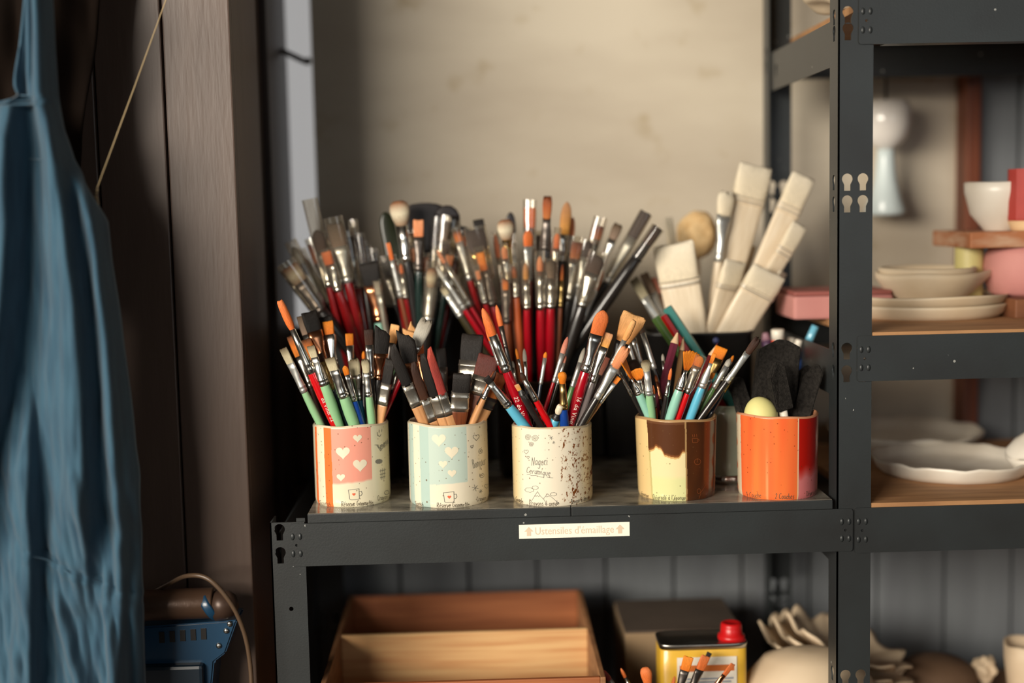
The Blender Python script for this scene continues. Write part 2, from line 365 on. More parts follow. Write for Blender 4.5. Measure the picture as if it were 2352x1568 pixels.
def text_strokes(txt, cx, cy, width, h=None, rot=0.0, seed=0):
    """strokes centred on (cx,cy) in drawing units (y down), total width given"""
    rg = random.Random(sum(map(ord, txt)) + seed); x = 0; out = []
    for ch in txt:
        w_, g = GL[ch]
        jy = rg.uniform(-0.5, 0.5)
        for st in g.split(';'):
            if st: out.append([(x+float(p.split(',')[0])+0.18*float(p.split(',')[1]), float(p.split(',')[1])+jy) for p in st.split()])
        x += w_+0.8
    s = width/x; sy = (h/9 if h else s)
    c_, s_ = math.cos(rot), math.sin(rot); res = []
    for st in out:
        r = []
        for (a, b_) in st:
            X, Y = (a-x/2)*s, -(b_-3)*sy
            r.append((cx+X*c_-Y*s_, cy+X*s_+Y*c_))
        res.append(r)
    return res
def heart_pts(cx, cy, r, n=28, rot=0.0):
    out = []
    for k in range(n):
        t = 2*pi*k/n; x = 16*math.sin(t)**3; y = 13*math.cos(t)-5*math.cos(2*t)-2*math.cos(3*t)-math.cos(4*t)
        x, y = x*r/16, -(y+2.5)*r/16
        out.append((cx+x*math.cos(rot)-y*math.sin(rot), cy+x*math.sin(rot)+y*math.cos(rot)))
    return out
def closed(p): return p+[p[0]]
def cloud(cx, cy, rx, ry, k=7):
    return [(cx+rx*math.cos(t)*(1+0.16*abs(math.sin(k*t/2))), cy+ry*math.sin(t)*(1+0.2*abs(math.sin(k*t/2)))) for t in [2*pi*i/40 for i in range(41)]]
def star(cx, cy, r, n=3): return [[(cx-r*math.cos(a), cy-r*math.sin(a)), (cx+r*math.cos(a), cy+r*math.sin(a))] for a in [pi*k/n+0.3 for k in range(n)]]
def spiral(cx, cy, r, turns=3):
    return [(cx+r*t/60*math.cos(turns*2*pi*t/60), cy+r*t/60*math.sin(turns*2*pi*t/60)) for t in range(61)]
def cup_drawing(cx, cy, w, h):
    return [[(cx-w/2, cy-h/2), (cx-w*0.42, cy+h*0.42), (cx-w*0.3, cy+h/2), (cx+w*0.3, cy+h/2), (cx+w*0.42, cy+h*0.4), (cx+w*0.42, cy-h*0.58), (cx-w/2, cy-h/2)],
            [(cx+w*0.42, cy-h*0.3), (cx+w*0.62, cy-h*0.32), (cx+w*0.68, cy-h*0.05), (cx+w*0.55, cy+h*0.15), (cx+w*0.42, cy+h*0.1)]]
# ================================================================ glazed mugs
def speckle_glaze(name, scale=260, amount=0.2, spot=(70, 48, 28), rough=0.22):
    m = bpy.data.materials.new(name); m.use_nodes = True; n = m.node_tree.nodes; l = m.node_tree.links
    b = n['Principled BSDF']; b.inputs['Roughness'].default_value = rough; b.inputs['Coat Weight'].default_value = 0.35; b.inputs['Coat Roughness'].default_value = 0.12
    at = n.new('ShaderNodeAttribute'); at.attribute_name = 'glaze'
    tc = n.new('ShaderNodeTexCoord'); cur = at.outputs['Color']
    for sc, th, nth, dk in ((scale, 0.20, 0.47, 0.75), (scale*0.42, 0.13, 0.52, 0.85)):
        vo = n.new('ShaderNodeTexVoronoi'); vo.inputs['Scale'].default_value = sc; l.new(tc.outputs['Object'], vo.inputs['Vector'])
        ss = n.new('ShaderNodeMapRange'); ss.inputs[1].default_value = th*0.6; ss.inputs[2].default_value = th*1.3; ss.inputs[3].default_value = dk; ss.inputs[4].default_value = 0
        l.new(vo.outputs['Distance'], ss.inputs[0])
        sp = n.new('ShaderNodeSeparateColor'); l.new(vo.outputs['Color'], sp.inputs[0])
        gt = n.new('ShaderNodeMath'); gt.operation = 'LESS_THAN'; gt.inputs[1].default_value = amount; l.new(sp.outputs[0], gt.inputs[0])
        mu = n.new('ShaderNodeMath'); mu.operation = 'MULTIPLY'; l.new(ss.outputs[0], mu.inputs[0]); l.new(gt.outputs[0], mu.inputs[1])
        mx = n.new('ShaderNodeMix'); mx.data_type = 'RGBA'; l.new(mu.outputs[0], mx.inputs[0]); l.new(cur, mx.inputs[6]); mx.inputs[7].default_value = lin(spot)
        cur = mx.outputs[2]
    l.new(cur, b.inputs['Base Color'])
    nz = n.new('ShaderNodeTexNoise'); nz.inputs['Scale'].default_value = 40; l.new(tc.outputs['Object'], nz.inputs['Vector'])
    bp = n.new('ShaderNodeBump'); bp.inputs['Strength'].default_value = 0.12; bp.inputs['Distance'].default_value = 0.002
    l.new(nz.outputs[0], bp.inputs['Height']); l.new(bp.outputs[0], b.inputs['Normal']); return m
M_ink = mat('pencil_ink', (122, 120, 110), rough=0.6)
M_inkdark = mat('dark_ink', (88, 76, 60), rough=0.6)
M_cream = mat('cream_glaze', (232, 222, 196), rough=0.25, coat=0.3)
M_coral = mat('coral_glaze', (224, 104, 74), rough=0.3)
M_rust_line = mat('rust_scratch', (142, 74, 34), rough=0.4)
def mixc(a, b, t): t = max(0, min(1, t)); return tuple(a[i]*(1-t)+b[i]*t for i in range(3))
class Mug: pass
MUGS = {}
def make_mug(key, L_, R_, ytop, ybot, crop, paint, label, wall=0.0045, taper=0.0, spot=(96, 66, 38), amount=0.2, seed=1):
    """L_,R_: silhouette in the photograph, crop: (centre x, radius, top y, bottom y, curve) of the drawing area"""
    g = Mug(); g.key = key
    cx = (L_+R_)/2
    fr = pxz(cx, ybot, 0.0)
    r = (R_-L_)/2*mpp(fr.y+0.02)
    r = (R_-L_)/2*mpp(fr.y+r*0.5)
    top = px(cx, ytop, fr.y)
    g.h = top.z; g.r = r; g.c = Vector((px(cx, ybot, fr.y+r).x, fr.y+r, 0)); g.c.x = (pxz(L_, ybot-20, 0.045).x*0 + px(cx, (ytop+ybot)/2, fr.y+r).x)
    g.wall = wall; g.taper = taper; g.ri = r-wall; g.zf = 0.006; g.crop = crop
    rg = random.Random(seed)
    ph = rg.uniform(0, 6)
    def rad(t, zf_): return r*(1 + taper*(zf_-0.5)) * (1+0.006*math.sin(2*t+ph)+0.004*math.sin(3*t+2*ph)) * (1-0.03*max(0, 1-zf_*14)**2)
    g.rad = rad
    AN = [-1.8+3.6*j/430 for j in range(430)] + [1.8+(2*pi-3.6)*j/60 for j in range(60)]
    n = len(AN); rows = 140
    bm_ = bmesh.new(); rings = []; cols = []
    lay = None
    def z_top(t): return g.h + 0.0009*math.sin(t*2+ph)+0.0006*math.sin(t*5)
    for k in range(rows+1):
        f_ = k/rows; ring = []
        for j in range(n):
            a = AN[j] if AN[j] <= pi else AN[j]-2*pi
            zz = f_*z_top(a); rr = rad(a, f_) - (0.0012 if k == rows else 0)
            v = bm_.verts.new((rr*math.sin(a), -rr*math.cos(a), zz)); ring.append(v)
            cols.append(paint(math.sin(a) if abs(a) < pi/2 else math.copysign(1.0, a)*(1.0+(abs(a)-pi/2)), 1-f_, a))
        rings.append(ring)
    lipc = paint(0, -1, 0)
    inner = [(1.0, wall*0.35, 0.0010), (1.0, wall*0.7, 0.0010), (0.985, wall, 0), (0.5, wall, 0), (0.1, wall, 0)]
    for f_, dw, dz in inner:
        ring = []
        for j in range(n):
            a = AN[j]; rr = rad(a, f_)-dw
            ring.append(bm_.verts.new((rr*math.sin(a), -rr*math.cos(a), f_*z_top(a)+dz))); cols.append(lipc)
        rings.append(ring)
    for i in range(len(rings)-1):
        for j in range(n):
            k = (j+1) % n; bm_.faces.new((rings[i][j], rings[i][k], rings[i+1][k], rings[i+1][j]))
    for ring, z_, rev in ((rings[0], 0, True), (rings[-1], g.zf, False)):
        c = bm_.verts.new((0, 0, z_)); cols.append(lipc)
        for j in range(n):
            k = (j+1) % n; bm_.faces.new((ring[k], ring[j], c) if rev else (ring[j], ring[k], c))
    me = bpy.data.meshes.new('mug_body'); bm_.to_mesh(me); bm_.free()
    ca = me.color_attributes.new('glaze', 'FLOAT_COLOR', 'POINT')
    flat = []
    for c in cols: flat.extend(lin(c))
    ca.data.foreach_set('color', flat)
    g.root = thing('ceramic_mug', g.c, label, 'mug', 'glaze sample mugs along the bench edge')
    g.root.rotation_euler = (0, 0, math.atan2(CAM.x-g.c.x, g.c.y-CAM.y))
    obj('mug_body', me, speckle_glaze('glaze_'+key, spot=spot, amount=amount), g.root)
    MUGS[key] = g; return g
def mug_uv(g, x, y):
    cx, R_, y0, y1, b0, b1 = g.crop
    s = max(-0.985, min(0.985, (x-cx)/R_)); t = math.asin(s)
    f_ = (y-y0)/(y1-y0)
    yy = y + (b0*(1-f_)+b1*f_)*(1-math.cos(t)); f_ = (yy-y0)/(y1-y0)
    return t, g.h*(1-f_)
def mug_pt(g, t, z, off):
    rr = g.rad(t, max(0, min(1, z/g.h)))+off
    return Vector((rr*math.sin(t), -rr*math.cos(t), z))
def mug_lines(g, strokes, width, m, name='drawing', off=0.00028):
    b = bmesh.new()
    for st in strokes:
        uv = [mug_uv(g, *p) for p in st]
        q = [uv[0]]
        for a in uv[1:]:
            p0 = q[-1]; k = max(1, math.ceil(math.hypot((a[0]-p0[0])*g.r, a[1]-p0[1])/0.0011))
            for i in range(1, k+1): q.append((p0[0]+(a[0]-p0[0])*i/k, p0[1]+(a[1]-p0[1])*i/k))
        pts = [(t*g.r, z) for t, z in q]
        for i in range(len(pts)-1):
            (x0, z0), (x1, z1) = pts[i], pts[i+1]; L_ = math.hypot(x1-x0, z1-z0)
            if L_ < 1e-6: continue
            ux, uz = (x1-x0)/L_*width/2, (z1-z0)/L_*width/2; e = 0.55
            x0, z0, x1, z1 = x0-ux*e, z0-uz*e, x1+ux*e, z1+uz*e
            b.faces.new([b.verts.new(mug_pt(g, xx/g.r, min(max(zz, 0.0006), g.h-0.0006), off)) for xx, zz in ((x0-uz, z0+ux), (x1-uz, z1+ux), (x1+uz, z1-ux), (x0+uz, z0-ux))])
    bmesh.ops.recalc_face_normals(b, faces=b.faces[:])
    return obj(name, b, m, g.root)
def mug_fill(g, poly, m, name='painted_heart', off=0.0002):
    b = bmesh.new(); uv = [mug_uv(g, *p) for p in poly]
    c = (sum(u[0] for u in uv)/len(uv), sum(u[1] for u in uv)/len(uv)); R = []
    for f_ in (0.33, 0.66, 1.0):
        R.append([b.verts.new(mug_pt(g, c[0]+(t-c[0])*f_, c[1]+(z-c[1])*f_, off)) for t, z in uv])
    cv = b.verts.new(mug_pt(g, c[0], c[1], off)); k_ = len(uv)
    for j in range(k_):
        k = (j+1) % k_; b.faces.new((cv, R[0][j], R[0][k]))
        for i in range(2): b.faces.new((R[i][j], R[i+1][j], R[i+1][k], R[i][k]))
    bmesh.ops.recalc_face_normals(b, faces=b.faces[:])
    return obj(name, b, m, g.root)
def nz1(a, b, s=1.0): return noise.noise(Vector((a*s, b*s, 3.7)))
CREAM = (228, 219, 190)
def paint1(s, f_, a):
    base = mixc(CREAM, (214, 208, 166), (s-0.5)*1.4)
    if f_ < 0.012 or f_ == -1: return (222, 208, 178)
    w_ = 0.004*nz1(f_*9, 1)
    if -0.945+w_ < s < -0.89+w_: return (232, 112, 56)
    if -0.70+w_ < s < -0.51+w_: return (234, 118, 58)
    if -0.51+w_ <= s < 0.515+w_ and f_ > 0.02:
        e = 0.69 - 0.03*s + 0.012*nz1(s*7, 2) + 0.02*nz1(s*2, 5)
        return mixc((236, 158, 138), base, (f_-e)/0.03+0.5)
    return base
def paint2(s, f_, a):
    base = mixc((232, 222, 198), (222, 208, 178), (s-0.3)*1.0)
    if f_ < 0.012 or f_ == -1: return (216, 200, 170)
    w_ = 0.004*nz1(f_*9, 4)
    blue = (178, 200, 190)
    if -0.96+w_ < s < -0.857+w_ or -0.70+w_ < s < -0.477+w_: return blue
    if -0.477+w_ <= s < 0.465+w_:
        e = 0.70 - 0.03*s + 0.008*nz1(s*9, 8)
        return mixc((192, 208, 196), base, (f_-e)/0.012+0.5)
    return base
def paint3(s, f_, a):
    if f_ < 0.012 or f_ == -1: return (200, 182, 150)
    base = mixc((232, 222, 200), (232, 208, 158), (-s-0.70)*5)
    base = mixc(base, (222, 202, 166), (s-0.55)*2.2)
    if 0.2 < s < 1.05:
        d = noise.fractal(Vector((s*16, f_*20, 2.2)), 0.7, 2.1, 5); d2 = nz1(s*5+3, f_*4)
        pk = 0.42 - 0.28*d2 - 0.12*min(1, (s-0.2)*5)
        if d > pk: base = mixc(base, (120, 66, 28), (d-pk)*6)
    return base
def paint4(s, f_, a):
    tan, cream, green, brown = (228, 196, 138), (232, 216, 166), (220, 218, 158), (84, 48, 26)
    if f_ < 0.02 or f_ == -1: return (176, 140, 96)
    w_ = 0.006*nz1(f_*12, 6)
    if s < -0.68+w_+0.06*(f_-0.3): return tan
    if s < 0.205+0.03*f_+w_:
        e = 0.385 - 0.06*math.sin((s+0.68)*7.5) + 0.03*nz1(s*14, 3)+0.05*abs(nz1(s*5, 7))
        if f_ < e:
            return mixc(brown, (150, 92, 50), 1-(e-f_)/0.035) if f_ > 0.05 else mixc(brown, (150, 110, 80), 0.25)
        if s < -0.64+w_+0.06*(f_-0.3): return (196, 180, 120)
        if f_ < e+0.02: return (208, 168, 108)
        return mixc(cream, green, (f_-0.68)/0.06)
    if s < 0.245+0.03*f_+w_: return (166, 132, 88)
    if 0.955 < s < 0.985: return (150, 104, 66)
    return mixc((62, 36, 20), (84, 44, 20), 0.5+nz1(s*4, f_*3))
def paint5(s, f_, a):
    org, org2, red, pink = (234, 98, 52), (236, 124, 62), (176, 22, 12), (206, 116, 116)
    if f_ < 0.012 or f_ == -1: return (214, 150, 112)
    w_ = 0.005*nz1(f_*12, 9)
    if s < -0.88+w_:
        return (224, 206, 174) if s > -1.0+0.03*math.sin(f_*22) else (228, 116, 66)
    if s < 0.485+w_:
        t = 0.5+0.9*nz1(s*5.5, f_*0.7+2)
        c = mixc(org, org2, t)
        d = abs(s-(-0.25+0.0*f_)); k = (f_-0.28)/0.5
        if d < 0.05 and k > 0: c = mixc(c, (238, 172, 120), min(1, k)*0.75*(1-d/0.05))
        return c
    if s < 0.515+w_: return (228, 196, 156)
    e = 0.66 + 0.10*nz1(s*5, 3)
    return mixc(red, pink, (f_-e)/0.16+0.5)
B1 = (60, 80)
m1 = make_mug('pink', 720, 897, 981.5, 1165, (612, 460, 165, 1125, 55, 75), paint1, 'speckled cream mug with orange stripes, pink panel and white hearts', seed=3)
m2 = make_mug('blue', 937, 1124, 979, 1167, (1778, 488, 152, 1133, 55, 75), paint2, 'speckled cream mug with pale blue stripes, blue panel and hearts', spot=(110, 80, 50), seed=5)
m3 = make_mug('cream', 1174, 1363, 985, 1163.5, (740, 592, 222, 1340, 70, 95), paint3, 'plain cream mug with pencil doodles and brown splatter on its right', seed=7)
m4 = make_mug('brown', 1460, 1647, 967, 1152, (600, 440, 228, 1112, 52, 72), paint4, 'yellow and chocolate brown glazed mug with sponged edge', taper=0.06, amount=0.10, seed=9)
m5 = make_mug('orange', 1691, 1880, 960.5, 1150, (1695, 455, 195, 1108, 52, 72), paint5, 'glossy orange and red glazed mug holding black foam brushes', taper=0.03, amount=0.12, spot=(120, 40, 20), seed=11)
LW = 0.00048
for (x, y, r) in ((688, 303, 52), (512, 472, 82), (707, 630, 83), (478, 763, 50)): mug_fill(m1, heart_pts(x, y, r), M_cream)
for (x, y, r) in ((1670, 320, 84), (1818, 470, 82), (1712, 608, 52), (1816, 720, 52)): mug_fill(m2, heart_pts(x, y, r), M_cream)
mug_fill(m1, heart_pts(623, 970, 20), M_coral, 'small_heart'); mug_fill(m2, heart_pts(1776, 1000, 22), M_coral, 'small_heart')
mug_lines(m1, cup_drawing(628, 972, 135, 120), LW*1.3, M_ink, 'cup_drawing'); mug_lines(m2, cup_drawing(1775, 1002, 135, 118), LW*1.3, M_ink, 'cup_drawing')
mug_lines(m1, text_strokes('Réserve Gommette', 660, 1088, 385, 62), LW, M_inkdark, 'handwriting')
mug_lines(m1, text_strokes('Crayon à', 985, 1035, 165, 60, -0.12), LW, M_inkdark, 'handwriting')
mug_lines(m1, text_strokes('Scotch', 268, 1075, 150, 45, 0.2), LW, M_inkdark, 'handwriting')
mug_lines(m1, text_strokes('Bienvenue', 1000, 400, 150, 90, -0.6), LW*1.2, M_ink, 'handwriting')
mug_lines(m1, [[(925, 240), (930, 280), (955, 294), (972, 270)], [(950, 215), (948, 245)], [(985, 210), (980, 238)]], LW*1.5, M_ink, 'smile_drawing')
mug_lines(m1, [[(940, 710), (1015, 700)], [(942, 750), (1012, 742)], [(945, 790), (1008, 780)], [(955, 690), (957, 815)], [(978, 680), (980, 812)], [(1002, 680), (1000, 805)]], LW*1.5, M_ink, 'hash_drawing')
mug_lines(m1, [cloud(1020, 978, 26, 20)], LW*1.5, M_ink, 'cloud_drawing')
mug_fill(m1, cloud(935, 592, 40, 26, 11), M_ink, 'ink_smudge')
mug_lines(m2, text_strokes('Réserve Gommette', 1820, 1103, 400, 62), LW, M_inkdark, 'handwriting')
mug_lines(m2, text_strokes('Crayon à', 2185, 1045, 160, 55, -0.12), LW, M_inkdark, 'handwriting')
mug_lines(m2, text_strokes('Scotch', 1405, 1085, 110, 45, 0.12), LW, M_inkdark, 'handwriting')
mug_lines(m2, text_strokes('Bonjour', 2150, 615, 175, 100, -0.2), LW*1.1, M_ink, 'handwriting')
for nm_, st_ in (('heart_drawing', [closed(heart_pts(2120, 305, 40))]), ('heart_drawing', [closed(heart_pts(2062, 410, 18))]), ('flower_drawing', [cloud(2170, 470, 20, 24, 5), cloud(2170, 470, 6, 7, 5)]), ('spiral_drawing', [spiral(2185, 760, 36, 1.6)]),
                 ('heart_drawing', [closed(heart_pts(2238, 905, 30))]), ('star_drawing', star(2092, 905, 40)), ('star_drawing', star(2160, 952, 24))): mug_lines(m2, st_, LW*1.1, M_ink, nm_)
for nm_, st_ in (('spiral_drawing', [spiral(400, 340, 46)]), ('spiral_drawing', [spiral(502, 356, 50)]), ('spiral_drawing', [spiral(447, 440, 36)]), ('star_drawing', star(732, 345, 30)), ('star_drawing', star(766, 415, 20)),
                 ('heart_drawing', [closed(heart_pts(370, 552, 33))]), ('heart_drawing', [closed(heart_pts(397, 630, 20))]), ('cloud_drawing', [cloud(405, 1098, 58, 28)]), ('cloud_drawing', [cloud(490, 1062, 40, 22)]), ('cloud_drawing', [cloud(750, 1158, 40, 22)]),
                 ('mountain_drawing', [[(400, 1310), (522, 1118), (560, 1180), (610, 1232), (660, 1310)], [(600, 1228), (665, 1150), (740, 1215), (830, 1300)], [(480, 1175), (500, 1188), (518, 1175), (535, 1190), (556, 1178)], [(635, 1182), (655, 1195), (675, 1182), (692, 1190)]])): mug_lines(m3, st_, LW*0.9, M_ink, nm_)
mug_lines(m3, text_strokes('Nagori', 560, 700, 240, 115), LW*1.2, M_ink, 'handwriting')
mug_lines(m3, text_strokes('Ceramique', 540, 840, 350, 85, 0.12), LW*1.1, M_ink, 'handwriting')
mug_lines(m3, [[(375, 870), (400, 868), (440, 888), (500, 885), (560, 905), (620, 912)], [(655, 905), (700, 918), (748, 922)]], LW*1.1, M_ink, 'underline')
mug_lines(m3, text_strokes('Crayons à oxyde', 610, 1298, 440, 75), LW, M_inkdark, 'handwriting')
mug_lines(m3, text_strokes('Gouache', 245, 1258, 120, 70, 0.25), LW, M_inkdark, 'handwriting')
mug_lines(m3, text_strokes('Brosse à dent', 1135, 1265, 270, 70, -0.18), LW, M_inkdark, 'handwriting')
mug_lines(m4, text_strokes("Dégradé à l'éponge", 515, 1078, 370, 55), LW*0.9, M_inkdark, 'handwriting')
mug_lines(m4, text_strokes("éponge", 240, 1052, 95, 50, 0.25), LW*0.9, M_inkdark, 'handwriting')
mug_lines(m4, cup_drawing(800, 442, 62, 46)+[[(770, 375), (778, 405)], [(792, 372), (796, 402)], [(814, 372), (818, 402)], cloud(828, 675, 34, 32, 0), [(826, 640), (826, 680)], cloud(846, 1000, 20, 26, 0), [(850, 1090), (870, 1010), (920, 940)]], LW, M_rust_line, 'scratched_drawing')
mug_lines(m5, text_strokes("1 Couche", 1430, 1065, 170, 62), LW, M_inkdark, 'handwriting')
mug_lines(m5, text_strokes("2 Couches", 1775, 1068, 215, 62), LW, M_inkdark, 'handwriting')
mug_lines(m5, text_strokes("Dégradé", 2080, 1030, 130, 55, -0.2), LW, M_inkdark, 'handwriting')
# ---------------------------------------------------------------- label strip on the beam
la, lb_, lc, ld = px(1192, 1204, -0.003), px(1446, 1198, -0.003), px(1192, 1236, -0.003), px(1446, 1231, -0.003)
lbl = thing('shelf_label', (la+ld)/2, 'cream printed label strip stuck on the bench beam', 'label')
lw_, lh_ = (lb_-la).length, (lc-la).length
lo = obj('label_strip', box_bm(-lw_/2, lw_/2, -0.0003, 0.0001, -lh_/2, lh_/2), mat('label_paper', (250, 244, 226), rough=0.5), lbl, smooth=False)
M_print = mat('label_print', (222, 200, 172), rough=0.6)
def text_mesh(txt, size):
    cu = bpy.data.curves.new('t', 'FONT'); cu.body = txt; cu.size = size; cu.align_x = 'CENTER'; cu.align_y = 'CENTER'; cu.resolution_u = 3
    o = bpy.data.objects.new('t', cu); col.objects.link(o); dg = bpy.context.evaluated_depsgraph_get()
    me = bpy.data.meshes.new_from_object(o.evaluated_get(dg)); bpy.data.objects.remove(o); bpy.data.curves.remove(cu); return me
tm = text_mesh("Ustensiles d'émaillage", 0.0125)
wx = max(v.co.x for v in tm.vertices)-min(v.co.x for v in tm.vertices)
tm.transform(Matrix.Diagonal((0.0905/wx, 1, 1, 1))); tm.transform(Matrix.Translation((0, -0.0005, 0)) @ XZ)
obj('lettering', tm, M_print, lbl, smooth=False)
for sx in (-1, 1):
    ar = plate_mesh([(0, 0.0055), (0.0052, 0), (0.0023, 0), (0.0023, -0.005), (-0.0023, -0.005), (-0.0023, 0), (-0.0052, 0)], [], 0.0002)
    ar.transform(Matrix.Translation((sx*0.0525, -0.0005, 0)) @ XZ); obj('printed_arrow', ar, M_print, lbl, smooth=False)
lbl.rotation_euler = (0, 0, 0)
# ================================================================ paint brushes
def hair_mat(name, c0, c1, c2=None, rough=0.55):
    """bristle: colour runs from root c0 over c1 to tip c2, with fine strands along the axis"""
    m = bpy.data.materials.new('bristle_'+name); m.use_nodes = True; n = m.node_tree.nodes; l = m.node_tree.links
    b = n['Principled BSDF']; b.inputs['Roughness'].default_value = rough; b.inputs['Specular IOR Level'].default_value = 0.3
    tc = n.new('ShaderNodeTexCoord'); sp = n.new('ShaderNodeSeparateXYZ'); l.new(tc.outputs['Generated'], sp.inputs[0])
    mp = n.new('ShaderNodeMapping'); mp.inputs['Scale'].default_value = (3200, 3200, 30); l.new(tc.outputs['Object'], mp.inputs[0])
    nz = n.new('ShaderNodeTexNoise'); nz.inputs['Scale'].default_value = 1; nz.inputs['Detail'].default_value = 2; l.new(mp.outputs[0], nz.inputs['Vector'])
    ad = n.new('ShaderNodeMath'); ad.operation = 'MULTIPLY_ADD'; ad.inputs[1].default_value = 0.35; l.new(nz.outputs[0], ad.inputs[0])
    sb = n.new('ShaderNodeMath'); sb.operation = 'SUBTRACT'; sb.inputs[1].default_value = 0.175; l.new(sp.outputs[2], sb.inputs[0]); l.new(sb.outputs[0], ad.inputs[2])
    rp = n.new('ShaderNodeValToRGB'); e = rp.color_ramp.elements
    e[0].position = 0.0; e[0].color = lin(c0); e[1].position = 0.95; e[1].color = lin(c2 or c1)
    x = e.new(0.5); x.color = lin(c1); l.new(ad.outputs[0], rp.inputs[0])
    mr = n.new('ShaderNodeMapRange'); mr.inputs[1].default_value = 0.3; mr.inputs[2].default_value = 0.65; mr.inputs[3].default_value = 0.68; mr.inputs[4].default_value = 1.06; l.new(nz.outputs[0], mr.inputs[0])
    mx = n.new('ShaderNodeMix'); mx.data_type = 'RGBA'; mx.blend_type = 'MULTIPLY'; mx.inputs[0].default_value = 1
    l.new(rp.outputs[0], mx.inputs[6]); l.new(mr.outputs[0], mx.inputs[7]); l.new(mx.outputs[2], b.inputs['Base Color'])
    bp = n.new('ShaderNodeBump'); bp.inputs['Strength'].default_value = 0.5; bp.inputs['Distance'].default_value = 0.001
    l.new(nz.outputs[0], bp.inputs['Height']); l.new(bp.outputs[0], b.inputs['Normal'])
    return m
HAIR = {k: (w_, hair_mat(k, *c)) for k, (w_, c) in {
 'or': ('orange', ((226, 112, 50), (236, 122, 58), (238, 132, 74))), 'am': ('amber', ((222, 112, 24), (236, 132, 30), (238, 140, 36))),
 'go': ('golden', ((232, 158, 88), (238, 172, 104), (240, 182, 120))), 'pe': ('peach', ((232, 140, 90), (240, 154, 104), (240, 160, 112))),
 'bl': ('black', ((22, 18, 16), (28, 23, 20), (34, 28, 24))), 'db': ('dark brown', ((72, 42, 26), (64, 38, 26), (52, 32, 24))),
 'ma': ('dark maroon', ((96, 46, 34), (90, 42, 34), (96, 44, 38))), 'be': ('pale beige', ((206, 194, 160), (190, 178, 146), (96, 82, 58))),
 'ba': ('cream and brown', ((150, 110, 80), (238, 226, 196), (150, 96, 62))), 'ru': ('rust brown', ((190, 112, 52), (170, 86, 36), (120, 60, 30))),
 'ta': ('taupe', ((140, 116, 98), (118, 98, 80), (84, 66, 48))), 'pi': ('dusty pink', ((214, 146, 122), (206, 128, 104), (196, 116, 96))),
 'gr': ('grey', ((200, 196, 182), (188, 182, 168), (150, 140, 124))), 're': ('stained red', ((170, 62, 56), (160, 64, 56), (190, 76, 60))),
 'wh': ('cream white', ((238, 222, 192), (240, 226, 198), (244, 232, 208))), 'hn': ('honey', ((226, 160, 70), (214, 150, 84), (206, 150, 108))),
 'pu': ('plum black', ((60, 42, 42), (66, 48, 46), (58, 42, 42))), 'da': ('dark-rooted orange', ((232, 134, 40), (226, 120, 30), (86, 48, 22)))}.items()}
M_steel = mat('ferrule_steel', (205, 203, 196), rough=0.24, metal=1.0)
M_alum = mat('ferrule_aluminium', (214, 214, 208), rough=0.38, metal=0.85)
M_copper = mat('ferrule_copper', (206, 140, 100), rough=0.25, metal=1.0)
M_brass = mat('ferrule_brass', (200, 170, 110), rough=0.27, metal=1.0)
M_gun = mat('ferrule_gunmetal', (108, 100, 94), rough=0.35, metal=0.9)
M_blackpl = mat('ferrule_black', (30, 27, 26), rough=0.4)
M_tinband = mat('varnish_ferrule', (190, 184, 172), rough=0.3, metal=0.9, noise_c=(150, 144, 132), nscale=60, bump=0.15, bscale=200)
FER = {'s': M_steel, 'a': M_alum, 'c': M_copper, 'g': M_brass, 'n': M_gun, 'k': M_blackpl, 't': M_tinband}
def paintm(n_, c, rough=0.22, coat=0.5): return mat('handle_'+n_.replace(' ', '_'), c, rough=rough, coat=coat)
def woodm(n_, c, c2): return mat('handle_'+n_.replace(' ', '_'), c, rough=0.45, noise_c=c2, nscale=14, stretch=(30, 30, 2), coat=0.15)
HAN = {k: (w_, mm) for k, (w_, mm) in {
 're': ('red', paintm('red', (196, 14, 22))), 'cr': ('crimson', paintm('crimson', (158, 8, 26))), 'dr': ('dark red', paintm('dark red', (128, 12, 16))),
 'sa': ('sage green', paintm('sage green', (140, 186, 138), 0.35, 0.2)), 'mi': ('mint', paintm('mint', (142, 196, 176), 0.35, 0.2)),
 'bl': ('black', paintm('black', (34, 30, 28), 0.3, 0.3)), 'na': ('navy', paintm('navy', (26, 40, 58))), 'bu': ('cobalt blue', paintm('cobalt blue', (20, 62, 140))),
 'sk': ('sky blue', paintm('sky blue', (92, 178, 206), 0.3, 0.3)), 'te': ('teal blue', paintm('teal blue', (34, 104, 138))), 'gn': ('green', paintm('green', (92, 134, 78), 0.35, 0.2)),
 'wo': ('bare wood', woodm('bare wood', (206, 152, 102), (182, 126, 80))), 'br': ('walnut brown', woodm('walnut brown', (122, 62, 30), (92, 44, 20))), 'ob': ('orange-brown', woodm('orange-brown', (168, 76, 28), (136, 56, 20))),
 'db': ('dark brown', paintm('dark brown', (66, 42, 36))), 'gy': ('smoky grey', paintm('smoky grey', (112, 102, 100), 0.15, 0.6)), 'ol': ('dark olive', paintm('dark olive', (58, 52, 34))),
 'dk': ('bottle green', paintm('bottle green', (18, 40, 36))), 'ha': ('pale wood', woodm('pale wood', (228, 212, 186), (212, 192, 162)))}.items()}
KW = {'flat': 'flat', 'flare': 'broad flared', 'round': 'pointed', 'blunt': 'long blunt', 'filbert': 'filbert', 'fan': 'fan', 'mop': 'mop', 'angle': 'angled flat', 'ragged': 'frayed', 'varnish': 'varnish', 'hake': 'hake', 'varnang': 'worn pointed'}
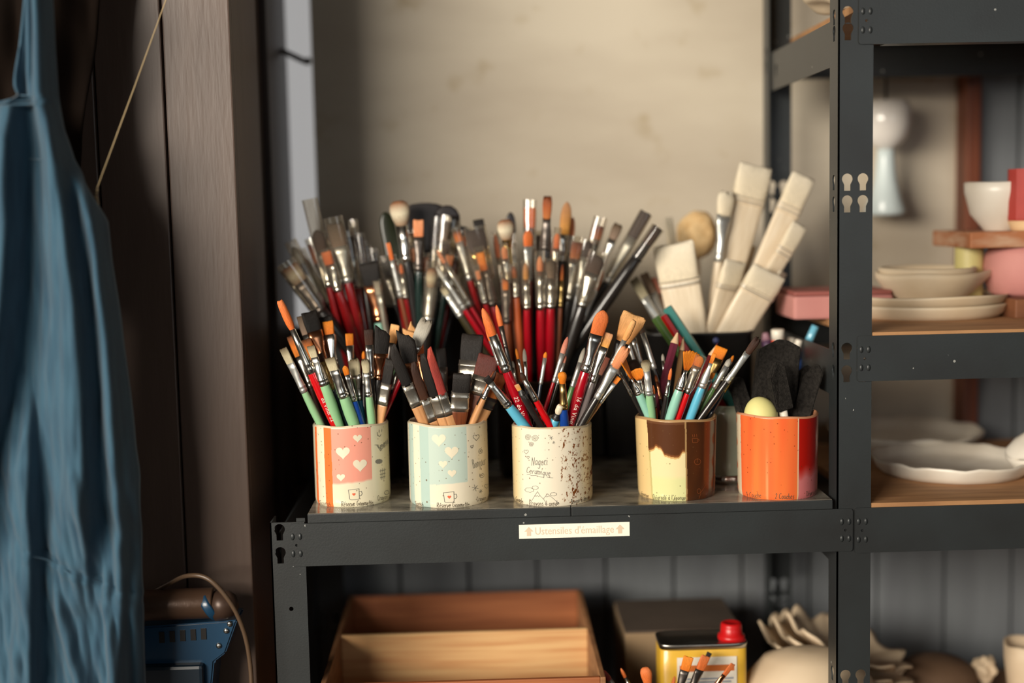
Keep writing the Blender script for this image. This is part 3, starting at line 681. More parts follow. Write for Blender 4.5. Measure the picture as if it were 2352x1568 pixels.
def bristle_mesh(kind, a0, w_, lb, rg):
    n = 28; a = w_/2
    def ring(z, aa, bb, pw, jag=0.0, slant=0.0):
        out = []
        for i in range(n):
            t = 2*pi*i/n; c, s = math.cos(t), math.sin(t)
            out.append(Vector((aa*math.copysign(abs(c)**pw, c), bb*math.copysign(abs(s)**pw, s), z+jag*rg.uniform(-1, 1)+slant*c)))
        return out
    b0 = a0*0.42
    if kind in ('flat', 'flare', 'angle', 'varnish', 'hake'):
        th = 0.2 if kind != 'varnish' else 0.26
        sl = lb*0.22 if kind == 'angle' else 0
        jg = lb*(0.03 if kind != 'hake' else 0.035)
        R = [ring(-lb*0.06, a0, b0, 0.6), ring(0, a0, b0, 0.6), ring(lb*0.35, (a0+a)/2*1.02, b0*0.85+a*th*0.15, 0.6, 0, sl*0.2), ring(lb*0.72, a, a*th, 0.6, 0, sl*0.65), ring(lb*0.95, a*1.0, a*th*0.7, 0.6, jg, sl), ring(lb*0.99, a*0.93, a*th*0.35, 0.6, jg*1.3, sl)]
    elif kind in ('round', 'blunt'):
        tip = ((0.45, 0.95), (0.75, 0.72), (0.93, 0.36), (1.0, 0.05)) if kind == 'round' else ((0.4, 1.0), (0.75, 0.95), (0.95, 0.8), (0.99, 0.62))
        R = [ring(-lb*0.05, a0, a0, 1), ring(0, a0, a0, 1), ring(lb*0.2, max(a0, a*0.96), max(a0, a*0.96), 1)]
        for k, (f_, s_) in enumerate(tip): R.append(ring(lb*f_, a*s_, a*s_*0.9, 1, lb*0.02 if k >= 2 and kind == 'blunt' else 0))
    elif kind == 'varnang':
        R = [ring(-lb*0.04, a0, b0*1.5, 0.8), ring(0, a0, b0*1.5, 0.8), ring(lb*0.4, a*0.95, a*0.5, 0.8, lb*0.01, lb*0.05), ring(lb*0.65, a*0.78, a*0.36, 0.8, lb*0.025, lb*0.14), ring(lb*0.85, a*0.45, a*0.22, 0.9, lb*0.03, lb*0.12), ring(lb*0.99, a*0.10, a*0.08, 1, lb*0.01)]
        for k in (3, 4, 5):
            for v in R[k]: v.x -= a*(0.12, 0.38, 0.62)[k-3]
    elif kind == 'filbert':
        R = [ring(-lb*0.05, a0, b0, 0.7), ring(0, a0, b0, 0.7)] + [ring(lb*f_, a*s_, a*t_, 0.85, lb*0.012) for f_, s_, t_ in ((0.35, 0.97, 0.4), (0.6, 1, 0.36), (0.8, 0.82, 0.28), (0.93, 0.5, 0.18), (1.0, 0.12, 0.06))]
    elif kind == 'mop':
        R = [ring(-lb*0.05, a0, a0*0.8, 1), ring(0, a0, a0*0.8, 1)] + [ring(lb*f_, a*s_, a*s_*0.75, 1, lb*j) for f_, s_, j in ((0.25, 0.82, 0), (0.5, 0.98, 0), (0.72, 1, 0.012), (0.88, 0.82, 0.03), (0.97, 0.5, 0.03), (1.0, 0.15, 0.01))]
    elif kind == 'ragged':
        R = [ring(-lb*0.05, a0, b0*1.3, 0.9), ring(0, a0, b0*1.3, 0.9), ring(lb*0.35, a*0.95, a*0.45, 0.9), ring(lb*0.65, a, a*0.4, 0.9, lb*0.03), ring(lb*0.84, a*0.9, a*0.35, 0.8, lb*0.10), ring(lb*0.93, a*0.7, a*0.25, 0.8, lb*0.13)]
    elif kind == 'fan':
        b = bmesh.new(); nu, nv = 22, 6; amax = math.atan2(a*0.98, lb*0.92); V = {}
        for side in (0, 1):
            for i in range(nu+1):
                ph = -amax*1.05 + 2.1*amax*i/nu
                for j in range(nv+1):
                    rr = lb*(0.02+0.98*j/nv)*(1.0 + (rg.uniform(-0.05, 0.03) if j == nv else 0))
                    x = a0*(i/nu*2-1)*(1-j/nv) + rr*math.sin(ph); z = rr*math.cos(ph)
                    V[side, i, j] = b.verts.new((x, (1 if side else -1)*(a0*0.35*(1-j/nv)+0.00055), z))
        for side in (0, 1):
            for i in range(nu):
                for j in range(nv):
                    q = (V[side, i, j], V[side, i+1, j], V[side, i+1, j+1], V[side, i, j+1]); b.faces.new(q if side == 0 else q[::-1])
        for i in range(nu):
            b.faces.new((V[0, i, nv], V[0, i+1, nv], V[1, i+1, nv], V[1, i, nv])); b.faces.new((V[1, i, 0], V[1, i+1, 0], V[0, i+1, 0], V[0, i, 0]))
        for i in (0, nu):
            for j in range(nv):
                q = (V[0, i, j], V[0, i, j+1], V[1, i, j+1], V[1, i, j]); b.faces.new(q if i == 0 else q[::-1])
        return b
    return loft_bm(R)
def align(d, twist):
    d = d.normalized(); X = d.cross(Vector((0, -1, 0))); X = -X.normalized()
    Y = d.cross(X).normalized()
    X2 = X*math.cos(twist)+Y*math.sin(twist); Y2 = d.cross(X2)
    return Matrix((X2, Y2, d)).transposed()
RG = random.Random(42); BR = {}
class Pot: pass
POTS = {}
def pot(key, c, ri, zrim, zf, where, group):
    p = Pot(); p.c, p.ri, p.zrim, p.zf, p.where, p.group, p.items = Vector(c), ri, zrim, zf, where, group, []
    POTS[key] = p; return p
for k_, g_, w_ in (('m1', m1, 'pink mug'), ('m2', m2, 'blue mug'), ('m3', m3, 'cream mug'), ('m4', m4, 'brown mug'), ('m5', m5, 'orange mug')):
    pot(k_, g_.c, g_.ri-0.001, g_.h, g_.zf, w_, 'brushes in the '+w_)
def axis_in(p, tx, ty, rx, ry, q):
    """tip and butt of a stick seen at pixel (tx,ty), passing pixel (rx,ry), standing in pot p"""
    Rf = px(rx, ry, p.c.y + q*0.62*p.ri)
    T = px(tx, ty, p.c.y + q*0.95*p.ri + (0.006 if q > 0 else -0.004))
    dx = Rf.x-p.c.x; lim = math.sqrt(max(0.0, (p.ri*0.90)**2-(q*0.62*p.ri)**2))
    if Rf.z < p.zrim+0.02: Rf.x = p.c.x+max(-lim, min(lim, dx))
    d = (Rf-T).normalized(); P = Rf.copy(); k = 0
    while P.z > p.zf+0.007 and k < 400:
        Q = P + d*0.002; k += 1
        if Q.z < p.zrim-0.008 and math.hypot(Q.x-p.c.x, Q.y-p.c.y) > p.ri-0.005: break
        P = Q
    return T, P
def brush(pk, tx, ty, rx, ry, q, kind, w_, lb, lf, hw, bk, fk, hk_, slv=None, twist=None):
    p = POTS[pk]; T, B = axis_in(p, tx, ty, rx, ry, q); s = mpp((T.y)); d = T-B; L_ = d.length
    w_, lb, lf, hw = w_*s, lb*s, lf*s, hw*s
    if lb+lf > L_*0.9: lf = L_*0.9-lb
    if twist is None: twist = RG.uniform(-0.45, 0.45)
    o = thing('paint_brush', B, 'x', 'brush', p.group); o.rotation_euler = align(d, twist).to_euler()
    p.items.append((tx, o, kind, bk, hk_, fk, slv is not None))
    zf0 = L_-lb-lf; zb = L_-lb; r = hw/2
    a0 = {'flat': w_*0.46, 'flare': w_*0.29, 'angle': w_*0.46, 'varnish': w_*0.5, 'hake': w_*0.5, 'round': w_*0.45, 'blunt': w_*0.36, 'filbert': w_*0.45, 'mop': min(w_*0.34, r*1.25), 'ragged': w_*0.42, 'fan': w_*0.11, 'varnang': w_*0.46}[kind]
    b0 = {'round': a0, 'blunt': a0, 'mop': a0*0.8, 'fan': a0*0.5}.get(kind, a0*0.42)
    bm_ = bristle_mesh(kind, a0*0.97, w_, lb, RG)
    bmesh.ops.translate(bm_, verts=bm_.verts[:], vec=(0, 0, zb)); obj('bristles', bm_, HAIR[bk][1], o)
    if kind in ('varnish', 'hake', 'varnang'):
        bf = a0*(0.42 if kind != 'hake' else 0.2)+0.001
        R = [(zf0, a0, bf, 0.5), (zf0+lf*0.12, a0*1.0, bf, 0.5), (zf0+lf*0.15, a0*1.05, bf*1.1, 0.5), (zf0+lf*0.2, a0*1.05, bf*1.1, 0.5), (zf0+lf*0.23, a0, bf, 0.5), (zf0+lf*0.7, a0, bf, 0.5), (zf0+lf*0.73, a0*1.05, bf*1.1, 0.5), (zf0+lf*0.79, a0*1.05, bf*1.1, 0.5), (zf0+lf*0.82, a0, bf, 0.5), (zb, a0, bf, 0.5)]
        if kind == 'hake': R = [(zf0, a0*0.98, bf*1.2, 0.5), (zf0+lf*0.5, a0, bf*1.2, 0.5), (zb-0.001, a0, bf*1.15, 0.5), (zb, a0, bf, 0.5)]
        obj('ferrule', loft_bm(R, 24), HAN[hk_][1] if kind == 'hake' else FER[fk], o)
        if kind == 'hake':
            for f_ in (0.3, 0.7):
                obj('binding_thread', loft_bm([(zf0+lf*f_, a0*1.02, bf*1.3, 0.5), (zf0+lf*f_+0.0012, a0*1.02, bf*1.3, 0.5)], 24), FER['a'] if fk == 'a' else HAIR['wh'][1], o)
        hA = max(r, 0.003)
        R = [(0, hA*0.9, bf*0.7, 0.7), (zf0*0.05, hA, bf*0.8, 0.7), (zf0*0.6, hA*0.9, bf*0.85, 0.7), (zf0*0.85, (hA+a0)/2, bf*0.95, 0.6), (zf0-0.002, a0*0.97, bf*0.96, 0.55), (zf0+lf*0.1, a0*0.95, bf*0.9, 0.55)]
        obj('handle', loft_bm(R, 20), HAN[hk_][1], o)
    else:
        cr = 1.09
        R = [(zf0, r, r, 1), (zf0+lf*0.05, r*1.0, r, 1), (zf0+lf*0.075, r*cr, r*cr, 1), (zf0+lf*0.105, r*cr, r*cr, 1), (zf0+lf*0.13, r, r, 1), (zf0+lf*0.17, r, r, 1), (zf0+lf*0.195, r*cr, r*cr, 1), (zf0+lf*0.225, r*cr, r*cr, 1), (zf0+lf*0.25, r, r, 1)]
        if b0 < a0*0.7:
            R += [(zf0+lf*0.45, r*0.98, r*0.96, 1), (zf0+lf*0.62, (r+a0)/2, (r*0.9+b0)/2, 0.9), (zf0+lf*0.8, a0*0.97, b0*1.08, 0.75), (zb, a0*1.02, b0*1.05, 0.65)]
        else:
            R += [(zf0+lf*0.6, (r+a0)/2, (r+b0)/2, 1), (zb, a0*1.03, b0*1.03, 1)]
        obj('ferrule', loft_bm(R, 20), FER[fk], o)
        hm = HAN[hk_][1]
        R = [(0, r*0.35, r*0.35, 1), (zf0*0.015, r*0.42, r*0.42, 1), (zf0*0.3, r*0.7, r*0.7, 1), (zf0*0.62, r*1.02, r*1.02, 1), (zf0*0.82, r*1.16, r*1.16, 1), (zf0*0.93, r*1.08, r*1.08, 1), (zf0, r*0.97, r*0.97, 1), (zf0+lf*0.04, r*0.9, r*0.9, 1)]
        obj('handle', loft_bm(R, 16), hm, o)
    BR[o.name] = (zf0, r)
    if slv is not None:
        ea = max(w_*0.55, a0*1.1, r*1.12)+0.0006; eb = max(a0*0.55, r*1.12, b0*1.15)+0.0006
        z0 = zf0+lf*0.12; z1 = L_+slv*s
        b = loft_bm([(z0, r*1.14+0.0003, r*1.14+0.0003, 1), (z0+lf*0.2, ea*0.97, eb, 0.95), (z1, ea, eb, 0.95)], 24, cap=(False, False))
        obj('clear_sleeve', b, M_sleeve, o)
        rim = [(z1-0.0006, ea*1.025, eb*1.03, 0.95), (z1, ea*1.05, eb*1.06, 0.95), (z1+0.0003, ea*1.02, eb*1.03, 0.95), (z1, ea*0.97, eb*0.96, 0.95)]
    return o
M_gilt = mat('handle_print', (236, 220, 206), rough=0.4)
def handle_text(o, txt, f0, size):
    zf0, r = BR[o.name]; b = bmesh.new(); x = 0
    def rad(z):
        T = ((0, .35), (.3, .7), (.62, 1.02), (.82, 1.16), (.93, 1.08), (1, .97)); u = z/zf0
        for i in range(5):
            if u <= T[i+1][0]: return r*(T[i][1]+(T[i+1][1]-T[i][1])*(u-T[i][0])/(T[i+1][0]-T[i][0]))
        return r
    k = size/9; wd = size*0.13
    for ch in txt:
        w_, g = GL[ch]
        for st in g.split(';'):
            if not st: continue
            P = [(f0*zf0-(x+float(p.split(',')[0]))*k, (float(p.split(',')[1])-4)*k) for p in st.split()]
            P = [(P[i][0]+(P[i+1][0]-P[i][0])*j/4, P[i][1]+(P[i+1][1]-P[i][1])*j/4) for i in range(len(P)-1) for j in range(4)]+[P[-1]]
            for i in range(len(P)-1):
                (z0, h0), (z1, h1) = P[i], P[i+1]; L_ = math.hypot(z1-z0, h1-h0) or 1; uz, uh = (z1-z0)/L_*wd/2, (h1-h0)/L_*wd/2; row = []
                for zz, hh in ((z0-uz-uh, h0-uh+uz), (z1+uz-uh, h1+uh+uz), (z1+uz+uh, h1+uh-uz), (z0-uz+uh, h0-uh-uz)):
                    rr = rad(zz)+0.00025; an = -hh/rr; row.append(b.verts.new((rr*math.sin(an), rr*math.cos(an), zz)))
                b.faces.new(row)
        x += w_+1
    obj('printed_name', b, M_gilt, o)
def many(pk, rows):
    for r in rows: brush(pk, *r)
many('m1', [
 (642,690,770,978,-0.75,'blunt',19,72,112,20,'or','s','re'), (650,800,738,978,-0.5,'flat',21,38,76,17,'be','a','sa'), (664,838,727,978,-0.2,'round',10,24,52,9,'pi','a','te'),
 (666,772,752,978,0.3,'flat',17,50,80,13,'da','s','db'), (709,716,788,978,0.35,'flat',38,46,82,20,'bl','c','bl'), (752,738,790,978,0.55,'flat',26,30,75,18,'am','s','bl'),
 (700,780,782,978,0.1,'flat',28,48,66,18,'da','c','na'), (713,794,778,978,-0.7,'flat',19,28,70,24,'be','s','sa'), (757,822,815,978,-0.85,'flat',27,30,70,25,'be','s','sa'),
 (733,812,797,978,-0.35,'flat',15,20,70,13,'db','g','na'), (791,840,832,978,-0.7,'filbert',14,22,66,14,'am','s','bu'), (802,766,815,978,0.5,'flat',19,27,80,14,'am','s','bl'),
 (812,824,834,976,-0.2,'ragged',30,36,62,14,'be','s','te'), (838,824,855,976,-0.55,'ragged',19,32,58,17,'be','s','sa'), (846,756,858,976,-0.3,'flat',21,36,78,18,'db','s','bl'),
 (879,758,860,976,-0.1,'angle',38,54,62,18,'bl','c','bl'), (908,746,868,976,0.35,'flat',21,42,60,14,'go','n','bl'), (897,825,880,975,-0.3,'varnish',24,58,52,16,'bl','t','wo'),
 (835,806,838,976,0.6,'round',9,18,60,10,'am','s','bl'), (982,733,876,975,0.0,'ragged',34,62,70,10,'gr','s','cr'), (952,752,872,975,0.6,'angle',26,50,60,14,'go','s','bl'),
 (928,826,888,972,0.2,'flat',14,36,40,12,'db','s','bl'), (690,726,765,978,0.6,'flat',20,44,80,14,'ta','s','bl'), (742,728,800,978,0.8,'flat',40,44,80,20,'bl','c','bl'),
 (722,775,786,978,0.75,'flat',18,40,66,12,'am','c','db')])
many('m2', [
 (897,792,975,976,-0.6,'varnang',29,100,58,20,'bl','t','wo'), (931,768,965,976,-0.1,'angle',40,66,62,18,'bl','c','db'), (945,832,998,976,-0.55,'varnang',24,92,58,19,'db','t','wo'),
 (966,812,1020,976,-0.72,'varnang',26,106,54,19,'bl','t','wo'), (982,798,1038,976,-0.72,'varnang',25,114,56,19,'re','t','wo'), (1062,858,1052,976,-0.55,'varnish',43,44,46,30,'bl','t','br'),
 (1086,768,1068,976,0.45,'varnish',52,60,50,30,'bl','t','br'), (1124,816,1080,976,-0.1,'varnish',50,50,46,30,'ma','t','br'), (1140,850,1084,976,-0.7,'round',10,36,40,13,'db','s','wo'),
 (1150,858,1092,976,-0.35,'varnish',40,60,30,34,'ru','k','wo'), (962,776,985,976,0.55,'flat',18,40,90,14,'or','c','dr'), (940,760,960,976,0.8,'angle',30,40,60,14,'go','s','bl'), (1012,800,1030,976,0.7,'flat',24,44,70,14,'bl','n','bl')])
many('m3', [
 (1108,707,1214,982,-0.62,'round',23,68,92,23,'or','s','cr'), (1116,744,1196,982,0.0,'round',14,40,60,12,'or','a','dr'), (1116,866,1208,982,-0.75,'flat',17,18,72,22,'bl','s','sk'),
 (1118,876,1192,982,-0.45,'round',7,16,52,9,'bl','s','na'), (1186,883,1246,982,-0.8,'flat',12,16,14,15,'hn','k','bl'), (1196,856,1266,982,-0.88,'round',14,18,60,15,'db','s','re'),
 (1185,800,1226,980,0.1,'round',8,25,40,6,'am','s','bl'), (1204,800,1216,980,0.4,'round',10,30,44,8,'gr','s','na'), (1254,808,1226,980,0.1,'round',10,14,62,9,'am','a','na'),
 (1304,773,1240,980,-0.1,'round',14,40,72,9,'pi','a','cr'), (1300,816,1250,980,0.0,'round',8,18,52,8,'pi','a','bl'), (1291,854,1297,982,-0.85,'mop',21,28,64,19,'am','g','bu'),
 (1387,713,1306,982,-0.55,'filbert',36,58,92,24,'or','s','cr'), (1397,764,1326,982,-0.4,'flat',26,34,88,17,'hn','s','gy'), (1459,722,1340,980,0.0,'flare',58,70,58,20,'go','k','bl',None,0.0),
 (1457,735,1338,981,-0.55,'blunt',17,52,66,13,'go','a','bl'), (1440,796,1337,981,-0.75,'ragged',26,54,88,17,'pe','a','bl'), (1394,820,1332,980,0.3,'flat',18,44,50,12,'pi','s','db'),
 (1422,866,1350,980,-0.5,'flat',12,18,58,10,'am','a','wo'), (1343,798,1286,980,0.2,'round',12,36,60,12,'gr','a','gn'), (1288,930,1268,984,-0.7,'blunt',17,24,16,20,'wh','k','sk'),
 (1138,842,1194,980,0.3,'flat',12,24,60,11,'ta','s','cr'), (1177,828,1200,980,0.6,'round',7,16,40,6,'gr','s','bl'), (1140,700,1186,980,0.75,'round',14,50,52,10,'or','n','bl'),
 (1166,846,1206,980,0.75,'round',9,28,40,8,'or','c','db')])
many('m4', [
 (1462,846,1484,966,-0.6,'fan',52,28,44,11,'am','s','te',None,0.0), (1428,820,1472,966,-0.75,'fan',40,58,42,18,'am','s','mi',None,1.15), (1452,826,1492,966,0.2,'mop',30,30,56,12,'db','s','bl'),
 (1483,827,1497,966,-0.8,'mop',24,26,60,18,'be','a','sa'), (1471,862,1488,966,-0.35,'flat',10,14,52,12,'gr','s','mi'), (1500,884,1508,966,-0.6,'round',7,22,36,7,'or','s','ob'),
 (1542,845,1521,966,-0.75,'round',9,28,42,11,'or','s','bl'), (1590,806,1537,966,-0.82,'fan',46,48,50,21,'am','s','mi',None,0.35), (1610,818,1556,966,-0.8,'filbert',21,25,70,14,'am','s','re',2),
 (1623,846,1572,966,-0.55,'round',8,14,50,9,'am','s','bl'), (1658,797,1590,966,0.3,'flat',30,28,78,14,'am','g','bl'), (1641,812,1583,966,-0.7,'flat',10,24,62,19,'am','a','sk'),
 (1639,856,1590,966,-0.35,'flat',11,15,60,8,'am','s','db'), (1678,823,1596,966,-0.2,'round',14,20,60,13,'gr','a','gn'), (1742,776,1606,964,-0.6,'ragged',19,42,84,15,'db','a','bl'),
 (1692,848,1622,966,0.0,'flat',11,26,34,11,'ta','g','na'), (1685,816,1616,966,0.35,'round',8,16,50,7,'am','s','bl'), (1412,838,1468,966,-0.2,'round',10,22,62,9,'gr','s','bl'),
 (1469,742,1541,966,0.5,'round',13,24,88,13,'ta','a','bl'), (1506,860,1526,966,0.1,'round',8,16,44,8,'ru','c','bl'), (1522,812,1532,966,0.5,'round',8,16,50,7,'gr','s','bl'),
 (1446,752,1516,966,0.7,'flat',14,26,80,10,'ta','s','bl'), (1432,760,1505,966,0.8,'flat',13,26,80,10,'gr','s','bl'), (1418,800,1478,966,0.6,'flat',12,20,60,9,'ru','s','bl')])
for pk, i, txt, f0, sz in (('m1', 0, 'da Vinci 22', 0.80, 0.0042), ('m3', 0, '22 da Vinci', 0.80, 0.0046), ('m3', 12, '16 da Vinci', 0.80, 0.0048), ('m3', 13, 'da Vinci', 0.62, 0.0038)):
    handle_text(POTS[pk].items[i][1], txt, f0, sz)
# ---------------------------------------------------------------- rear pots behind the mugs
M_can = mat('dark_can', (62, 46, 36), rough=0.32, metal=0.75, noise_c=(40, 30, 24), nscale=8)
M_blackpot = mat('black_pot', (20, 18, 17), rough=0.45)
def rear_pot(key, cxp, Yc, r, h, name, label, m, where, group, square=0):
    c = px(cxp, 900, Yc); c.z = 0
    t = thing(name, c, label, 'pot')
    prof = [(r*0.94, 0), (r*0.97, 0.002), (r, 0.01), (r, h-0.004), (r*1.03, h-0.003), (r*1.03, h), (r*0.96, h), (r*0.95, h-0.01), (r*0.93, 0.006)]
    if square:
        R = [(z, rr, rr*0.72, 0.4) for rr, z in prof]; b = loft_bm(R, 56)
    else: b = lathe_bm(prof, 48)
    obj('pot_body', b, m, t)
    if not square:
        for f_ in (0.2, 0.8): obj('pressed_ring', lathe_bm([(r*1.0, h*f_), (r*1.02, h*f_+0.0015), (r*1.0, h*f_+0.003)], 48), m, t)
    return pot(key, c, r*(0.72 if square else 0.93), h, 0.007, where, group), t
rear_pot('p1', 850, 0.200, 0.0385, 0.135, 'metal_can', 'dark metal can behind the pink mug, holding long brushes', M_can, 'can behind pink mug', 'brushes in the can behind the pink mug')
rear_pot('p2', 992, 0.215, 0.0375, 0.13, 'metal_can', 'dark metal can behind the blue-striped mug', M_can, 'can behind blue mug', 'brushes in the can behind the blue-striped mug')
rear_pot('p3', 1228, 0.205, 0.048, 0.125, 'metal_can', 'wide dark metal can behind the doodled cream mug', M_can, 'can behind cream mug', 'brushes in the can behind the doodled cream mug')
for (xa, xb, yt, lab) in ((742, 1386, 700, 'long black box added behind the brush cans to darken the gaps'), (1390, 1474, 862, 'small black box added to darken the gap between cream and brown mugs')):  # black boxes added to supply the dark background between the brushes
    bx_a, bx_b = px(xa, 800, 0.30), px(xb, 800, 0.30); bzt = px(1000, yt, 0.30).z; hb_ = (bx_b.x-bx_a.x)/2
    binb = thing('added_dark_box', ((bx_a.x+bx_b.x)/2, 0.335, 0), lab, 'box')
    obj('box_body', box_bm(-hb_+0.001, hb_-0.001, -0.035, 0.035, 0, bzt-0.014, 0.003), M_blackpot, binb, smooth=False); obj('box_lid', box_bm(-hb_, hb_, -0.037, 0.037, bzt-0.0138, bzt, 0.003), M_blackpot, binb, smooth=False)
many('p1', [
 (727,528,790,800,-0.2,'filbert',31,50,84,16,'db','s','dr',72), (748,578,822,800,-0.6,'flat',26,30,66,21,'or','s','dr',6), (733,566,812,800,0.1,'flat',18,26,70,14,'am','s','dr',4),
 (768,514,836,800,-0.4,'flat',38,52,86,22,'ta','a','dr',16), (801,543,846,800,0.2,'flat',26,44,76,17,'ta','s','dr',12), (664,612,800,800,-0.5,'flat',38,44,84,28,'ba','n','bl',14),
 (648,620,784,800,-0.1,'flat',12,34,88,12,'ba','s','bl',10), (673,566,792,800,0.3,'round',24,44,100,14,'gr','a','bl',14), (824,544,858,800,0.4,'flat',24,60,60,16,'db','s','bl',8),
 (846,603,884,800,-0.5,'flat',44,52,88,26,'bl','c','mi',None), (864,646,894,800,-0.65,'flat',16,30,120,14,'gr','a','sa',4), (812,520,852,800,0.7,'round',16,40,80,10,'gr','s','db',16),
 (838,565,870,800,0.7,'flat',20,30,70,14,'ta','s','br',10), (790,560,842,800,0.6,'flat',28,40,70,16,'pi','s','cr',10),
 (778,534,838,800,0.85,'flat',24,50,70,14,'db','s','bl',18), (716,560,800,800,0.6,'flat',22,46,80,12,'ru','s','db',14), (700,590,796,800,0.8,'round',16,40,80,12,'gr','a','bl',20), (856,580,876,800,0.85,'flat',26,46,70,14,'bl','s','bl',10), (760,540,826,800,0.9,'mop',24,40,70,12,'ba','s','bl',14)])
many('p2', [
 (915,461,962,800,-0.4,'mop',46,56,84,21,'ba','s','bl'), (891,558,948,800,-0.7,'flat',10,40,90,11,'or','a','br'), (961,505,964,800,-0.5,'flat',24,38,80,18,'pe','n','dk'),
 (920,606,950,800,-0.6,'round',10,22,60,12,'or','s','dr',12), (903,598,940,800,-0.45,'round',12,26,64,13,'or','s','dr',14), (993,616,978,800,-0.65,'mop',26,44,80,22,'ba','a','bl',18),
 (1022,508,990,800,0.2,'flat',22,46,90,16,'ta','s','bl',14), (1006,512,984,800,0.4,'flat',20,44,90,15,'db','s','bl',14), (944,536,968,800,0.2,'mop',20,30,90,16,'ba','a','bl',10),
 (1040,520,1004,800,0.5,'flat',26,50,90,16,'be','a','bl',16), (976,590,975,800,-0.2,'flat',18,34,70,13,'ru','s','dr',10), (930,560,958,800,0.5,'flat',22,40,90,14,'ta','s','br',14),
 (1034,586,1000,800,-0.1,'flat',19,24,50,15,'pe','n','dk'), (1024,560,1004,800,0.0,'flat',18,44,60,14,'db','s','bl',10),
 (1056,548,1010,800,0.8,'flat',22,46,80,14,'ta','s','bl',18), (1072,566,1016,800,0.85,'flat',20,40,80,14,'db','s','bl',14), (988,540,985,800,0.8,'flat',24,44,80,14,'ta','s','db',18), (1012,580,1000,800,0.3,'flat',20,36,70,13,'bl','s','bl',10), (950,570,968,800,-0.1,'flat',16,30,70,12,'pe','s','br',14), (968,560,975,800,0.6,'round',14,34,80,12,'gr','a','bl',20), (1046,600,1008,800,0.2,'flat',18,34,66,12,'ru','s','dr',12), (882,600,938,800,0.3,'flat',18,36,70,12,'bl','s','bl',12)])
many('p3', [
 (1217,477,1212,820,0.2,'flat',27,46,90,20,'or','s','dr',18), (1213,529,1214,820,-0.1,'filbert',24,36,80,18,'or','a','dr'), (1258,450,1243,820,-0.1,'ragged',22,50,74,26,'ru','n','bl'),
 (1303,464,1268,820,0.1,'filbert',27,74,64,22,'hn','s','bl'), (1316,498,1282,820,0.5,'round',16,44,40,15,'pe','a','bl'), (1512,522,1316,800,-0.3,'flat',26,46,44,27,'db','k','bl',0),
 (1484,488,1308,800,0.1,'flat',27,66,120,20,'pu','a','bl',0), (1421,514,1300,810,0.3,'ragged',24,36,80,10,'ta','s','br'), (1375,518,1300,815,0.1,'flat',27,32,110,18,'ru','s','bl',20),
 (1352,554,1298,820,0.0,'filbert',27,38,72,19,'pu','a','bl',4), (1373,586,1302,815,-0.6,'filbert',40,42,84,26,'db','s','bl',8), (1326,556,1284,820,-0.1,'flat',26,38,100,16,'ru','s','bl',14),
 (1240,588,1244,830,-0.75,'round',17,34,92,19,'pe','s','cr',12), (1207,603,1214,830,-0.7,'round',15,38,72,16,'hn','s','cr',6), (1267,598,1263,830,-0.75,'mop',27,40,72,20,'ta','s','cr',6),
 (1160,642,1169,830,-0.75,'angle',15,24,80,17,'da','n','br',18), (1180,610,1197,830,-0.5,'round',12,28,46,17,'ru','s','ob',6), (1091,528,1150,820,-0.2,'flat',46,48,90,18,'pu','g','br',8),
 (1098,504,1156,820,0.4,'flat',26,24,90,16,'bl','s','bl'), (1102,580,1160,825,-0.45,'flat',22,42,86,21,'am','n','dr',14), (1096,622,1148,825,-0.65,'flat',11,20,60,13,'pe','s','dr',14),
 (1048,530,1128,820,0.0,'flat',18,26,92,14,'da','a','dr',8), (1064,542,1132,820,0.2,'round',10,24,100,11,'or','s','dr',4), (1004,574,1140,806,-0.4,'round',11,34,120,12,'pe','s','cr',8),
 (1002,612,1130,806,-0.6,'round',12,30,90,13,'gr','a','cr'), (1016,660,1112,806,-0.2,'flat',14,20,60,18,'be','a','ol'), (1160,504,1186,820,-0.1,'mop',40,46,60,18,'ba','g','br'),
 (1157,566,1190,825,-0.5,'filbert',15,28,60,14,'pe','s','br',8), (1137,538,1178,820,0.2,'round',14,54,60,12,'or','s','dr',6), (1280,536,1256,825,-0.2,'filbert',15,34,60,13,'or','s','br',14),
 (1292,606,1281,830,-0.55,'round',9,38,64,10,'ru','g','br'), (1078,560,1140,820,0.5,'round',10,28,60,12,'or','s','bl',10), (1178,556,1196,825,0.3,'flat',14,30,80,14,'gr','a','dr',20),
 (1398,560,1300,815,0.4,'round',9,22,110,10,'am','s','bl'), (1232,540,1234,825,0.5,'flat',20,34,80,15,'ta','s','bl',10), (1338,590,1290,825,0.4,'flat',24,40,80,15,'ru','s','dr',10), (1386,620,1306,815,-0.3,'round',14,50,80,14,'pe','a','bl'),
 (1272,560,1258,825,0.5,'round',10,30,60,12,'or','s','bl',14)])
